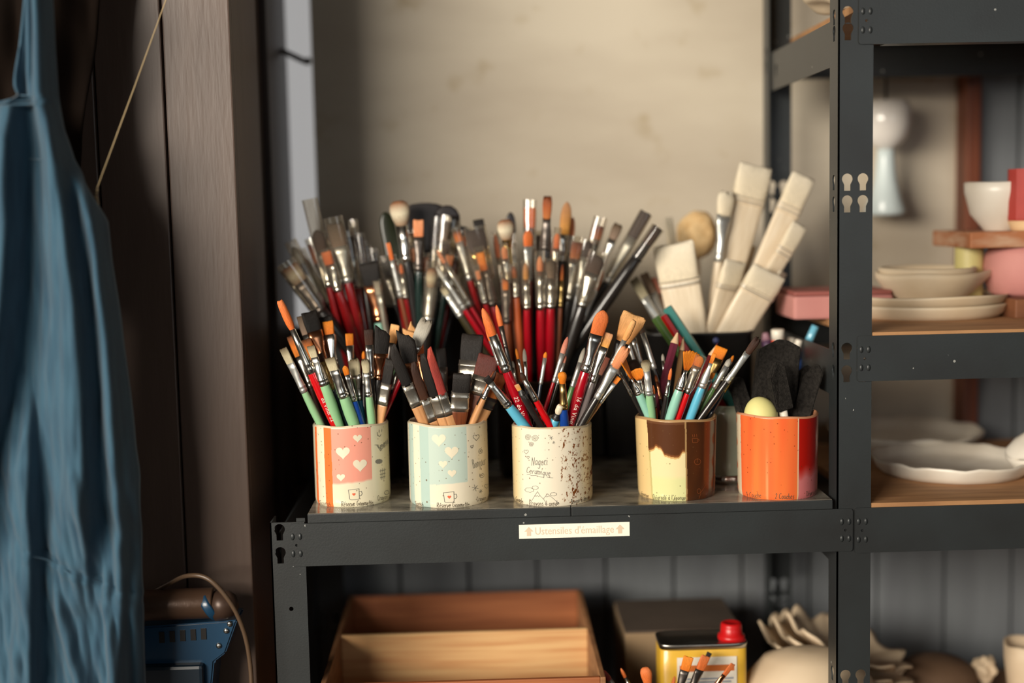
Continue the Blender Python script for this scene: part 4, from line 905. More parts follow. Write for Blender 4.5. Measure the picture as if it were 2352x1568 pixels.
# pale hake brushes in a wide black pot
_, hakepot = rear_pot('p4', 1598, 0.245, 0.070, 0.178, 'black_pot', 'wide black pot of pale hake brushes behind the brown mug', M_blackpot, 'wide black pot', 'hake brushes in the wide black pot', square=1)
obj('blue_stud', loft_bm([(0, 0.004, 0.004, 1), (0.0012, 0.0035, 0.0035, 1)], 14), mat('blue_stud', (70, 76, 120), rough=0.3), hakepot).matrix_local = Matrix.Translation((0.018, -0.0512, 0.168)) @ Matrix.Rotation(pi/2, 4, 'X')
many('p4', [
 (1737,380,1640,790,0.1,'hake',80,72,20,56,'wh','a','ha',None,0.15), (1846,404,1690,790,0.2,'hake',58,70,26,46,'wh','a','ha',None,0.1), (1838,516,1700,790,-0.1,'hake',42,58,30,38,'wh','a','ha',None,0.3),
 (1670,440,1628,790,-0.1,'ragged',44,52,110,22,'wh','a','ha',None,0.3), (1545,560,1588,790,-0.6,'hake',96,80,20,84,'wh','a','ha',None,-0.25),
 (1768,622,1668,790,-0.75,'hake',88,50,14,80,'wh','a','ha',None,0.2), (1690,600,1630,790,-0.5,'hake',62,54,16,44,'wh','a','ha',None,0.5), (1455,640,1545,790,-0.3,'flat',24,50,90,22,'be','a','ha',None,0.4),
 (1478,628,1555,790,0.1,'flat',22,50,90,18,'ta','a','ha',None,0.2), (1496,640,1560,790,0.3,'flat',22,40,60,20,'pi','c','ob',None,0.1), (1535,500,1570,790,0.3,'hake',26,60,20,20,'wh','a','ha',None,0.6), (1716,560,1640,790,0.5,'hake',48,50,20,34,'wh','a','ha',None,0.2),
 (1800,625,1690,790,-0.3,'hake',40,46,16,30,'wh','a','ha',None,0.9)])
# ---------------------------------------------------------------- labels for every brush
ORD = ['leftmost', 'second', 'third', 'fourth', 'fifth', 'sixth', 'seventh', 'eighth', 'ninth', 'tenth', 'eleventh', 'twelfth', 'thirteenth', 'fourteenth', 'fifteenth', 'sixteenth', 'seventeenth', 'eighteenth', 'nineteenth', 'twentieth',
 'twenty-first', 'twenty-second', 'twenty-third', 'twenty-fourth', 'twenty-fifth', 'twenty-sixth', 'twenty-seventh', 'twenty-eighth', 'twenty-ninth', 'thirtieth', 'thirty-first', 'thirty-second', 'thirty-third', 'thirty-fourth', 'thirty-fifth', 'thirty-sixth', 'thirty-seventh', 'thirty-eighth', 'thirty-ninth', 'fortieth']
for k_, p in POTS.items():
    its = sorted(p.items, key=lambda i: i[0]); N = len(its)
    for i, (tx, o, kind, bk, hk_, fk, sl) in enumerate(its):
        nm = ORD[i]+' from left' if i else 'leftmost'
        if i == N-1: nm = 'rightmost'
        o['label'] = f"{HAIR[bk][0]} {KW[kind]} brush, {HAN[hk_][0].replace(' ', '-')} handle{', sleeved' if sl else ''}, {nm} in {p.where}"
# ================================================================ foam brushes, sponge and pens by the orange mug
M_foam = mat('black_foam', (44, 41, 38), rough=0.95, noise_c=(28, 26, 24), nscale=300, bump=0.5, bscale=700, spec=0.1)
M_stickw = mat('white_plastic', (232, 224, 208), rough=0.35)
def foam_brush(tx, ty, rx, ry, q, w_, ln, th, slant, label, twist=0.0, stick=True):
    p = POTS['m5']; T, B = axis_in(p, tx, ty, rx, ry, q); s = mpp(T.y); d = T-B; L_ = d.length
    a, t2, ln = w_*s/2, th*s/2, min(ln*s, L_*0.9)
    o = thing('foam_brush', B, label, 'brush', 'black foam brushes in the orange mug'); o.rotation_euler = align(d, twist).to_euler()
    z0 = L_-ln; h2 = slant*s
    pts = [(-a, z0), (a*0.92, z0), (a, z0+ln*0.05), (a, L_-abs(h2)*1.0 if h2 > 0 else L_-abs(h2)*0.35), (a*0.1 if h2 > 0 else a*0.25, L_), (-a*0.35 if h2 > 0 else -a*0.2, L_), (-a, L_-abs(h2)*0.45 if h2 > 0 else L_-abs(h2))]
    b = bmesh.new(); fr = [b.verts.new((x, -t2, z)) for x, z in pts]; bk = [b.verts.new((x, t2, z)) for x, z in pts]
    b.faces.new(fr); b.faces.new(bk[::-1])
    for i in range(len(pts)): j = (i+1) % len(pts); b.faces.new((fr[j], fr[i], bk[i], bk[j]))
    bmesh.ops.recalc_face_normals(b, faces=b.faces[:])
    for v in b.verts:                                   # chisel tip
        k = max(0, (v.co.z-(L_-abs(h2)-0.004))/(abs(h2)+0.004)); v.co.y *= 1-0.75*k
    bmesh.ops.bevel(b, geom=b.edges[:], offset=0.0012, segments=2, affect='EDGES')
    obj('foam_head', b, M_foam, o, smooth=False)
    obj('stick', loft_bm([(0, 0.0042, 0.0042, 1), (z0*0.5, 0.005, 0.005, 1), (z0+0.004, 0.005, 0.005, 1)], 14), M_stickw, o)
    return o
foam_brush(1792, 779, 1772, 962, 0.35, 98, 176, 34, 30, 'largest black foam brush, towering behind the yellow egg sponge')
foam_brush(1780, 831, 1801, 958, -0.55, 44, 118, 30, 30, 'narrow black foam brush with white stick, in front, beside yellow egg sponge', 0.25)
foam_brush(1875, 835, 1838, 962, 0.1, 42, 135, 26, 34, 'black foam brush leaning out right of the orange mug', -0.2)
foam_brush(1853, 838, 1830, 962, 0.6, 34, 120, 26, 20, 'black foam brush partly hidden behind the right-leaning foam brush', 0.2)
foam_brush(1689, 866, 1716, 962, 0.5, 36, 90, 26, 16, 'dark foam brush at the left edge of the orange mug', 0.4)
# egg sponge
ec = px(1747, 950, m5.c.y-0.014)
eg = thing('egg_sponge', ec, 'pale yellow egg-shaped sponge with orange underside in orange mug', 'sponge')
def egg_mesh(lo, hi):
    R = []
    for k in range(13):
        t = lo+(hi-lo)*k/12; z = -math.cos(t)*0.0205; r_ = math.sin(t)*0.0196*(1+0.10*math.cos(t))
        R.append((z, max(r_, 0.0002), max(r_, 0.0002), 1))
    return loft_bm(R, 28)
e1 = obj('yellow_half', egg_mesh(pi*0.36, pi), mat('yellow_sponge', (222, 214, 142), rough=0.6), eg)
e2 = obj('orange_half', egg_mesh(0, pi*0.36), mat('orange_sponge', (214, 66, 24), rough=0.5), eg)
eg.rotation_euler = (0.1, -0.3, 0)
# markers in a small dark cup behind the orange mug
mc = px(1800, 900, 0.19); mc.z = 0
mcup = thing('marker_cup', mc, 'dark cup of paint markers behind the orange mug', 'cup')
obj('cup_body', lathe_bm([(0.030, 0), (0.033, 0.004), (0.036, 0.13), (0.034, 0.13), (0.031, 0.008)], 36), M_blackpot, mcup)
pot('mk', mc, 0.0335, 0.13, 0.01, 'marker cup', 'markers')
def stick(pk, name, tx, ty, rx, ry, q, segs, label, cat, group=None, hexa=False):
    """segs from tip downward: (length px or None for rest, r0 px, r1 px, material, partname)"""
    p = POTS[pk]; T, B = axis_in(p, tx, ty, rx, ry, q); s = mpp(T.y); d = T-B; L_ = d.length
    o = thing(name, B, label, cat, group); o.rotation_euler = align(d, 0.2).to_euler(); z = L_
    for ln, ra, rb, mm, pn in segs:
        l_ = z if ln is None else ln*s
        bm_ = loft_bm([(z-l_, rb*s, rb*s, 1), (z-min(0.0008, l_*0.1), max(ra*s, 0.0002), max(ra*s, 0.0002), 1), (z, max(ra*s*0.85, 0.0002), max(ra*s*0.85, 0.0002), 1)], 6 if hexa and rb > 4 and ra == rb else 16)
        obj(pn, bm_, mm, o, smooth=not hexa); z -= l_
    return o
P_white = M_stickw; P_red = mat('marker_red', (200, 30, 26), rough=0.35); P_or = mat('marker_orange', (226, 84, 40), rough=0.35); P_blue = mat('marker_blue', (40, 80, 150), rough=0.35)
P_sky = mat('marker_sky', (110, 180, 206), rough=0.2, coat=0.4); P_pur = mat('marker_purple', (72, 44, 74), rough=0.5); P_mauve = mat('marker_mauve', (150, 112, 124), rough=0.5)
stick('mk', 'paint_marker', 1758, 764, 1776, 880, 0.3, [(18, 7, 12, P_mauve, 'cap'), (30, 12, 13, P_pur, 'collar'), (None, 13, 11, P_pur, 'barrel')], 'mauve and purple paint marker, leftmost behind the orange mug', 'marker')
stick('mk', 'paint_marker', 1786, 756, 1790, 880, 0.0, [(24, 15, 15, P_white, 'cap'), (16, 15, 14, P_or, 'collar'), (None, 13, 11, P_white, 'barrel')], 'white paint marker with orange band behind the foam brushes', 'marker')
stick('mk', 'paint_marker', 1818, 776, 1803, 880, 0.4, [(30, 10, 10, P_white, 'cap'), (14, 11, 11, P_blue, 'collar'), (None, 11, 10, P_white, 'barrel')], 'white paint marker with blue band behind the foam brushes', 'marker')
stick('mk', 'paint_marker', 1836, 780, 1806, 880, -0.3, [(18, 8, 9, P_white, 'cap'), (28, 10, 10, P_red, 'collar'), (None, 9, 8, P_white, 'barrel')], 'white paint marker with red band right of the foam brushes', 'marker')
stick('mk', 'paint_marker', 1873, 748, 1815, 880, 0.0, [(70, 9, 10, P_sky, 'cap'), (None, 10, 9, P_blue, 'barrel')], 'light blue pen sticking out beside the tall rack post', 'pen')
# coloured pencils
M_pwood = mat('pencil_wood', (226, 190, 150), rough=0.6)
def pencil(pk, tx, ty, rx, ry, q, m_, label, sharp=True, w_=9):
    segs = ([(7, 0.6, 2.2, m_, 'lead'), (26, 2.2, w_, M_pwood, 'sharpened_cone')] if sharp else []) + [(None, w_, w_, m_, 'barrel')]
    stick(pk, 'coloured_pencil', tx, ty, rx, ry, q, segs, label, 'pencil', 'coloured pencils', True)
pencil('m4', 1558, 757, 1500, 966, 0.4, mat('pencil_plum', (100, 34, 52), rough=0.35), 'plum coloured pencil with sharpened tip in brown mug', w_=10)
pencil('m4', 1648, 788, 1568, 966, 0.55, mat('pencil_maroon', (98, 22, 24), rough=0.35), 'maroon coloured pencil with brown tip in brown mug', w_=9)
pencil('m4', 1570, 772, 1544, 966, 0.7, mat('pencil_tan', (130, 96, 60), rough=0.4), 'tan coloured pencil beside the plum pencil', w_=7)
# ---------------------------------------------------------------- glass jar between the brown and the orange mug
jc = px(1668, 1040, 0.125); jc.z = 0
jar = thing('storage_jar', jc, 'grey-green jar with small paper tag between brown and orange mugs', 'jar')
obj('jar_body', lathe_bm([(0.024, 0), (0.027, 0.003), (0.028, 0.02), (0.028, 0.086), (0.026, 0.094), (0.024, 0.096), (0.022, 0.096), (0.024, 0.085), (0.024, 0.006)], 40), mat('jar_glaze', (158, 166, 146), rough=0.18, coat=0.4), jar)
obj('paper_tag', box_bm(0.006, 0.021, -0.0265, -0.0255, 0.018, 0.036), mat('tag_paper', (190, 186, 172), rough=0.5), jar, smooth=False).rotation_euler = (0, 0, 0.35)
obj('foil_base', lathe_bm([(0.0275, 0.0), (0.031, 0.002), (0.030, 0.008), (0.0285, 0.011)], 40, lambda t, i: (0.0012*math.sin(9*t), 0)), M_steel, jar)
pot('jr', jc, 0.0235, 0.096, 0.008, 'grey-green jar', 'coloured pencils')
pencil('jr', 1532, 706, 1688, 938, 0.5, mat('pencil_teal', (62, 130, 122), rough=0.35), 'thick teal pencil leaning left, unsharpened end up', False, 12)
pencil('jr', 1524, 724, 1664, 938, 0.1, mat('pencil_red', (150, 18, 16), rough=0.35), 'dark red pencil under the teal pencil, blunt end up', False, 9)
pencil('jr', 1506, 728, 1652, 938, 0.7, mat('pencil_green', (72, 98, 48), rough=0.35), 'leaf green pencil leaning left, lowest of the three', False, 12)
# natural sponge ball and dark tools standing in the rear pots
sp = px(1602, 538, 0.33)
p4 = POTS['p4']
spg = thing('natural_sponge', sp, 'round honey-coloured natural sponge among the hake brushes', 'sponge')
b = bmesh.new(); bmesh.ops.create_icosphere(b, subdivisions=4, radius=0.028)
for v in b.verts: v.co *= 1+0.10*noise.noise(v.co*60)+0.04*noise.noise(v.co*160); v.co.z *= 1.15
obj('sponge_head', b, mat('sponge_honey', (228, 196, 146), rough=0.95, noise_c=(206, 168, 116), nscale=80), spg)
obj('sponge_stick', tube_bm([Vector((0, 0, -0.02)), (p4.c+Vector((0.005, 0.03, 0.03)))-sp], 0.004), HAN['ha'][1], spg)
M_tool = mat('black_rubber', (38, 33, 34), rough=0.38)
M_toolg = mat('dark_green_plastic', (30, 36, 20), rough=0.3)
def paddle(pk, tx, ty, rx, ry, q, w_, ln, label, name, m_, th=0.004, rnd=0.5, neck=14):
    p = POTS[pk]; T, B = axis_in(p, tx, ty, rx, ry, q); s = mpp(T.y); d = T-B; L_ = d.length
    o = thing(name, B, label, 'tool'); o.rotation_euler = align(d, 0.1).to_euler(); ln *= s; a = w_*s/2; nk = neck*s/2
    R = [(L_-ln, nk, th, 0.6)]
    for f_, g in ((0.12, 0.75), (0.25, 1.0), (0.5, 1.0), (1-rnd*0.6, 1.0), (1-rnd*0.3, 0.9), (1-rnd*0.1, 0.62), (1.0, 0.25)): R.append((L_-ln+ln*f_, a*g, th*0.8, 0.5))
    obj('blade', loft_bm(R, 24), m_, o); obj('handle', loft_bm([(0, nk*0.8, nk*0.6, 1), (L_*0.3, nk, nk*0.8, 1), (L_-ln+0.003, nk, th*0.9, 0.8)], 16), m_, o); return o
t_ = paddle('p2', 975, 466, 985, 800, 0.8, 92, 120, 'broad black rubber spatula behind the cream-tipped mop brush', 'rubber_spatula', M_tool, rnd=0.2, neck=30)
paddle('p2', 1030, 472, 1000, 800, 0.65, 62, 70, 'round-headed black scraper right of the broad spatula', 'round_scraper', M_tool, rnd=0.9)
paddle('p2', 1064, 520, 1012, 800, 0.9, 62, 60, 'dark grey rounded scraper behind the sleeved brushes', 'round_scraper', M_tool, rnd=0.9)
paddle('p2', 884, 488, 945, 800, 0.75, 36, 260, 'long dark green plastic trowel left of mop brush', 'plastic_trowel', M_toolg, th=0.006, rnd=0.25, neck=26)
paddle('p3', 1172, 488, 1190, 825, 0.7, 22, 66, 'thin black palette knife with oblique blade', 'palette_knife', M_tool, rnd=0.7, neck=8)
# ================================================================ crockery on the tall bay
M_bisque = mat('bisque_cream', (222, 204, 176), rough=0.6, noise_c=(206, 184, 152), nscale=9)
M_white = mat('white_glaze', (226, 218, 204), rough=0.35, noise_c=(208, 196, 178), nscale=10)
M_pinkclay = mat('pink_clay', (202, 140, 132), rough=0.75, noise_c=(184, 118, 112), nscale=8)
M_redclay = mat('red_clay', (168, 58, 50), rough=0.6, noise_c=(146, 46, 40), nscale=12)
M_yellowclay = mat('yellow_glaze', (206, 194, 128), rough=0.5)
M_oldwood = mat('old_plank', (170, 108, 70), rough=0.7, noise_c=(206, 178, 150), nscale=12, nmix=(0.5, 0.75), stretch=(1, 1, 3))
def dish(name, c, r, h, base, label, m_, cat='plate', th=0.004, wav=0.0, freq=9, ell=1.0, rot=0.0, group=None, flare=1.0, seed=0):
    rg = random.Random(seed); ph = rg.uniform(0, 6)
    prof = [(base*0.98, 0), (base, 0.001), (base+(r-base)*0.55*flare, h*0.35), (r*0.985, h*0.8), (r, h), (r-th*0.5, h+th*0.25), (r-th, h), (base+(r-base)*0.55*flare-th, h*0.35+th*0.7), (base-th, th*0.9), (0.001, th*0.9)]
    wf = lambda t, i: ((r*0.012*math.sin(2*t+ph)+wav*0.6*math.sin(freq*t+ph)) * (1 if 2 < i < 8 else 0.3), (wav*math.sin(freq*t+ph*2)+wav*0.6*math.sin((freq*2-3)*t)) * (1 if 2 < i < 8 else 0))
    o = thing(name, c, label, cat, group); ob = obj(name+'_body', lathe_bm(prof, 72, wf), m_, o)
    o.rotation_euler = (0, 0, rot); ob.scale = (1, ell, 1); return o
def at_shelf(x, Y, z): c = px(x, 800, Y); c.z = z; return c
dish('oval_plate', at_shelf(2118, 0.215, ZMID), 0.106, 0.0165, 0.094, 'lower of two stacked cream plates under the spouted bowl', M_bisque, seed=1, th=0.005)
dish('oval_plate', at_shelf(2122, 0.217, ZMID+0.0135), 0.105, 0.015, 0.092, 'upper of two stacked cream plates under the spouted bowl', M_bisque, seed=2, wav=0.0008, freq=3)
bw_ = dish('spouted_bowl', at_shelf(2132, 0.207, ZMID+0.0195), 0.067, 0.036, 0.043, 'cream bowl with a pulled spout on stacked plates', M_bisque, 'bowl', wav=0.0008, freq=4, seed=4, flare=0.9)
for v in bw_.children[0].data.vertices:
    if v.co.x > 0.045 and v.co.z > 0.02: k = (v.co.x-0.045)/0.022*max(0, 1-abs(v.co.y)/0.05); v.co.x += 0.016*k; v.co.z += 0.003*k
dish('small_bowl', at_shelf(2128, 0.209, ZMID+0.0285), 0.061, 0.0335, 0.036, 'inner bowl nested inside the cream spouted bowl', M_bisque, 'bowl', seed=5)
pk0, pk1 = px(1825, 690, 0.18), px(2055, 690, 0.18)
ps = thing('pink_slab', ((pk0.x+pk1.x)/2, 0.235, ZMID), 'flat pink clay slab box on middle shelf behind post', 'box')
w2 = (pk1.x-pk0.x)/2
obj('slab_body', box_bm(-w2, w2, -0.05, 0.05, 0.0, 0.030, 0.004), M_pinkclay, ps, smooth=False); obj('slab_lid', box_bm(-w2*0.985, w2*0.985, -0.049, 0.049, 0.0302, 0.036, 0.002), mat('pink_lid', (150, 84, 76), rough=0.7), ps, smooth=False)
zpl = px(2250, 530, 0.22).z
plk = thing('wooden_plank', (px(2190, 545, 0.22).x, 0.22, ZMID), 'worn wooden plank riser carrying white bowl and red tumbler', 'plank')
obj('board', box_bm(0, 0.34, -0.06, 0.08, zpl-0.0205-ZMID, zpl-ZMID, 0.002), M_oldwood, plk, smooth=False)
zsup = zpl-0.0205
sc_ = at_shelf(2223, 0.225, ZMID)
y1_ = thing('yellow_cylinder', sc_, 'pale yellow ceramic cylinder propping up the wooden plank', 'cylinder')
rY = 32*mpp(0.225); hh = zsup-ZMID-0.0002
obj('cylinder_body', lathe_bm([(rY*0.97, 0), (rY, 0.002), (rY, hh-0.002), (rY*0.97, hh), (rY*0.8, hh), (rY*0.8, 0.01)], 40), M_yellowclay, y1_)
pp = thing('pink_pot', at_shelf(2348, 0.205, ZMID+0.024), 'rounded pink clay pot under the wooden plank', 'pot')
rP = 90*mpp(0.205); hp = zsup-ZMID-0.0245
obj('pot_body', lathe_bm([(rP*0.72, 0), (rP*0.86, hp*0.08), (rP*0.98, hp*0.35), (rP, hp*0.6), (rP*0.95, hp*0.85), (rP*0.85, hp), (rP*0.8, hp), (rP*0.9, hp*0.6), (rP*0.7, hp*0.1)], 48), M_pinkclay, pp)
lp = thing('wooden_plank', (px(2282, 700, 0.2).x, 0.2, ZMID), 'lower brown plank under the pink pot', 'plank')
obj('board', box_bm(0, 0.3, -0.07, 0.07, 0.0, 0.0238, 0.002), mat('brown_plank', (128, 80, 50), rough=0.65, noise_c=(100, 60, 36), nscale=10, stretch=(1, 1, 5)), lp, smooth=False)
dish('white_bowl', at_shelf(2292, 0.215, zpl), 0.0445, 0.062, 0.020, 'white conical bowl on the worn wooden plank', M_white, 'bowl', wav=0.0006, freq=3, seed=7, flare=1.25, th=0.0035)
rt_ = thing('red_tumbler', at_shelf(2362, 0.175, zpl), 'brick red tumbler with bare clay foot on the plank', 'cup')
rR = 52*mpp(0.175); hR = 142*mpp(0.175)
obj('tumbler_body', lathe_bm([(rR*0.98, 0.013), (rR, 0.016), (rR*1.0, hR), (rR*0.93, hR), (rR*0.9, 0.02)], 12), M_redclay, rt_, smooth=False)
obj('bare_foot', lathe_bm([(rR*0.8, 0), (rR*0.84, 0.002), (rR*0.97, 0.0129), (rR*0.7, 0.0129)], 24), mat('bare_clay', (214, 176, 132), rough=0.8), rt_)
dish('wavy_plate', at_shelf(2188, 0.172, ZLOW), 0.1, 0.0195, 0.088, 'white plate with uneven raised rim, front on the low right shelf', M_white, wav=0.0009, freq=11, seed=9, th=0.0035)
dish('wavy_plate', at_shelf(2080, 0.372, ZLOW), 0.108, 0.0215, 0.09, 'grey cream plate with wavy rim behind front white plate', M_white, wav=0.0014, freq=7, seed=10, th=0.004)
dish('stacked_bowl', at_shelf(2400, 0.13, ZLOW), 0.045, 0.024, 0.024, 'lower grey bowl stacked at the right frame edge', M_white, 'bowl', wav=0.0008, freq=5, seed=12)
ub = dish('stacked_bowl', at_shelf(2402, 0.131, ZLOW+0.0385), 0.046, 0.030, 0.022, 'upturned grey bowl on the stack at right frame edge', M_white, 'bowl', wav=0.0012, freq=6, seed=13); ub.rotation_euler = (pi, 0, 0); ub.location.z = ZLOW+0.055
# cream crumpled bag on the top shelf
bg_ = thing('plaster_bag', at_shelf(1930, 0.12, ZTOP), 'cream crumpled plaster bag on the top shelf behind post', 'bag')
bg_.location.x = XP+0.075; bg_.location.y = 0.16
b = bmesh.new(); bmesh.ops.create_icosphere(b, subdivisions=5, radius=1)
for v in b.verts:
    c = v.co.copy(); k = 1+0.10*noise.noise(c*2.2)+0.06*noise.noise(c*6)
    v.co = Vector((math.copysign(abs(c.x)**0.7, c.x)*0.085*k, math.copysign(abs(c.y)**0.7, c.y)*0.07*k, 0.09+math.copysign(abs(c.z)**0.6, c.z)*0.088*(1+0.1*noise.noise(c*3))))
for v in b.verts: v.co.z = max(v.co.z, 0.0005)
obj('bag_body', b, M_bisque, bg_)
# white reflection in the window sheet, modelled as solid shapes on an added cord
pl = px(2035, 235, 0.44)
refl = thing('reflection_shape', pl, 'white reflection behind the rack post, modelled as a hanging solid', 'reflection')
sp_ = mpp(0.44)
obj('reflection_top', lathe_bm([(0.002, 0.004), (0.030, 0.002), (0.036, -0.01), (0.036, -0.032), (0.031, -0.05), (0.02, -0.062), (0.012, -0.068)], 40), mat('reflection_white', (236, 230, 222), rough=0.25, coat=0.4), refl)
obj('reflection_skirt', lathe_bm([(0.012, -0.066), (0.013, -0.08), (0.016, -0.11), (0.022, -0.135), (0.030, -0.158), (0.028, -0.163), (0.001, -0.160)], 40), mat('reflection_pale_blue', (206, 218, 218), rough=0.25), refl)
obj('reflection_cord', tube_bm([(0, 0, 0), (0, 0, 1.62)], 0.0022), M_blackpl, refl)
# ================================================================ lower shelf
def pine(name, c, c2): return mat(name, c, rough=0.6, noise_c=c2, nscale=5, nmix=(0.35, 0.7), stretch=(1.2, 6, 26), bump=0.1, bscale=20)
M_pine = pine('pine_light', (222, 178, 122), (196, 136, 84)); M_cedar = pine('cedar_brown', (176, 106, 62), (142, 78, 42)); M_rim = pine('crate_rim', (166, 118, 78), (134, 90, 58))
zc = px(1065, 1450, 0.188).z
cx0, cx1 = px(772, 1452, 0.188).x, px(1360, 1448, 0.188).x
crate = thing('wooden_crate', ((cx0+cx1)/2, 0.18, ZD), 'open wooden crate with a middle divider on the shelf below', 'crate')
hw_ = (cx1-cx0)/2; hc = zc-ZD; ty = 0.0065
def cb(name, x0, x1, y0, y1, z0, z1, m_): return obj(name, box_bm(x0, x1, y0-0.18, y1-0.18, z0, z1, 0.0012), m_, crate, smooth=False)
cb('side_board', -hw_, -hw_+ty, 0.004, 0.366, 0.0065, hc, M_rim); cb('side_board', hw_-ty, hw_, 0.004, 0.366, 0.0065, hc, M_rim)
cb('back_board', -hw_+ty, hw_-ty, 0.360, 0.366, 0.0065, hc, M_cedar); cb('front_board', -hw_+ty, hw_-ty, 0.004, 0.0105, 0.0065, hc, M_cedar)
cb('divider_board', -hw_+ty, hw_-ty, 0.185, 0.1915, 0.0065, hc, M_pine); cb('bottom_board', -hw_, hw_, 0.004, 0.366, 0, 0.0063, M_cedar)
# brown block behind the tin
bx0, bx1 = px(1436, 1448, 0.2).x, px(1703, 1443, 0.2).x; bz = px(1570, 1446, 0.2).z
blk = thing('cardboard_box', ((bx0+bx1)/2, 0.27, ZD), 'plain brown box with dark lid behind the yellow tin', 'box')
hwb = (bx1-bx0)/2
obj('box_body', box_bm(-hwb, hwb, -0.07, 0.07, 0, bz-ZD-0.003, 0.002), mat('box_tan', (142, 118, 88), rough=0.8, noise_c=(120, 98, 72), nscale=6), blk, smooth=False)
obj('box_lid', box_bm(-hwb*1.0, hwb*1.0, -0.07, 0.07, bz-ZD-0.0028, bz-ZD, 0.001), mat('box_lid', (84, 70, 58), rough=0.9, noise_c=(66, 54, 44), nscale=9), blk, smooth=False)
# solvent tin with red cap
tc0, tc1 = px(1523, 1500, 0.05).x, px(1731, 1497, 0.05).x; tz = px(1626, 1496, 0.05).z
tin = thing('solvent_tin', ((tc0+tc1)/2, 0.078, ZD), 'yellow rectangular solvent tin with red screw cap', 'tin')
hwt = (tc1-tc0)/2; ht = tz-ZD
M_tin = mat('tin_metal', (190, 188, 180), rough=0.3, metal=1.0); M_tiny = mat('tin_yellow', (224, 176, 56), rough=0.35, coat=0.3)
obj('tin_body', loft_bm([(0, hwt*0.98, 0.027, 0.3), (0.003, hwt*0.985, 0.0275, 0.3), (ht-0.008, hwt*0.985, 0.0275, 0.3), (ht-0.007, hwt*0.97, 0.027, 0.3)], 56), M_tiny, tin)
obj('tin_rim', loft_bm([(ht-0.007, hwt*0.985, 0.0278, 0.3), (ht-0.002, hwt*1.0, 0.0285, 0.3), (ht, hwt*1.0, 0.0285, 0.3), (ht, hwt*0.97, 0.0268, 0.3), (ht-0.004, hwt*0.96, 0.0262, 0.3)], 56), M_tin, tin)
cpx = px(1691, 1480, 0.075).x-(tc0+tc1)/2
cap_ = obj('screw_cap', lathe_bm([(0.0165, ht-0.004), (0.0170, ht-0.001), (0.0165, ht+0.002), (0.0135, ht+0.0035), (0.0132, ht+0.013), (0.0125, ht+0.0165), (0.010, ht+0.0175), (0.008, ht+0.0165)], 40), mat('cap_red', (196, 22, 24), rough=0.35), tin); cap_.location = (cpx, 0.002, 0)
M_tlabel = mat('tin_label', (232, 224, 208), rough=0.5); M_tband = mat('tin_label_orange', (206, 110, 46), rough=0.5); M_tink = mat('tin_label_ink', (130, 140, 160), rough=0.6)
lx0, lx1 = -hwt*0.62, hwt*0.72
obj('tin_label', box_bm(lx0, lx1, -0.0285, -0.0278, ht*0.2, ht-0.016, 0), M_tlabel, tin, smooth=False)
obj('label_band', box_bm(lx0+0.003, lx1-0.003, -0.0288, -0.0282, ht-0.034, ht-0.026), M_tband, tin, smooth=False)
for k in range(6): obj('label_line', box_bm(lx0+0.012, lx1-0.004-0.003*(k % 3), -0.0288, -0.0284, ht-0.044-k*0.0042, ht-0.0424-k*0.0042), M_tink, tin, smooth=False)
# brushes in a low pot in front of the tin
lpc = px(1540, 1568, 0.005); lpc.z = ZD; lpc.y = -0.002+0.05
lpc.y = 0.046
lowpot = thing('glass_pot', (px(1520, 1568, 0.0).x, -0.0, ZD), 'low pot of orange brushes in front of the yellow tin', 'pot')
lowpot.location = (px(1520, 1568, 0.03).x, 0.0085, ZD)
tin.location.y = 0.105; lowpot.location.y = 0.040
obj('pot_body', lathe_bm([(0.032, 0), (0.034, 0.003), (0.034, 0.085), (0.031, 0.085), (0.030, 0.006)], 40), M_blackpot, lowpot)
pot('lo', lowpot.location, 0.029, ZD+0.085, ZD+0.007, 'pot on the lower shelf', 'brushes in the pot on the lower shelf')
_n = {}
def low_brush(*a):
    brush('lo', *a)
for r in [(1384,1538,1490,1690,-0.2,'round',14,30,60,12,'re','a','re'), (1426,1534,1500,1690,0.2,'round',9,24,60,10,'or','s','te'), (1482,1532,1508,1690,-0.5,'mop',28,44,50,16,'or','c','cr'), (1550,1552,1520,1690,0.3,'round',10,26,50,10,'or','s','bl'),
          (1582,1508,1528,1690,-0.3,'flat',24,34,60,18,'am','n','te'), (1622,1506,1536,1690,0.0,'flat',24,36,60,18,'or','n','sk'), (1630,1498,1540,1690,0.4,'flat',12,14,60,12,'bl','s','bl'), (1684,1524,1552,1690,-0.1,'flat',14,34,50,14,'or','c','db')]: low_brush(*r)
its = sorted(POTS['lo'].items, key=lambda i: i[0])
for i, (tx, o, kind, bk, hk_, fk, sl) in enumerate(its):
    o['label'] = f"{HAIR[bk][0]} {KW[kind]} brush, {'leftmost' if i == 0 else 'rightmost' if i == len(its)-1 else ORD[i]+' from left'} in front of the yellow tin"
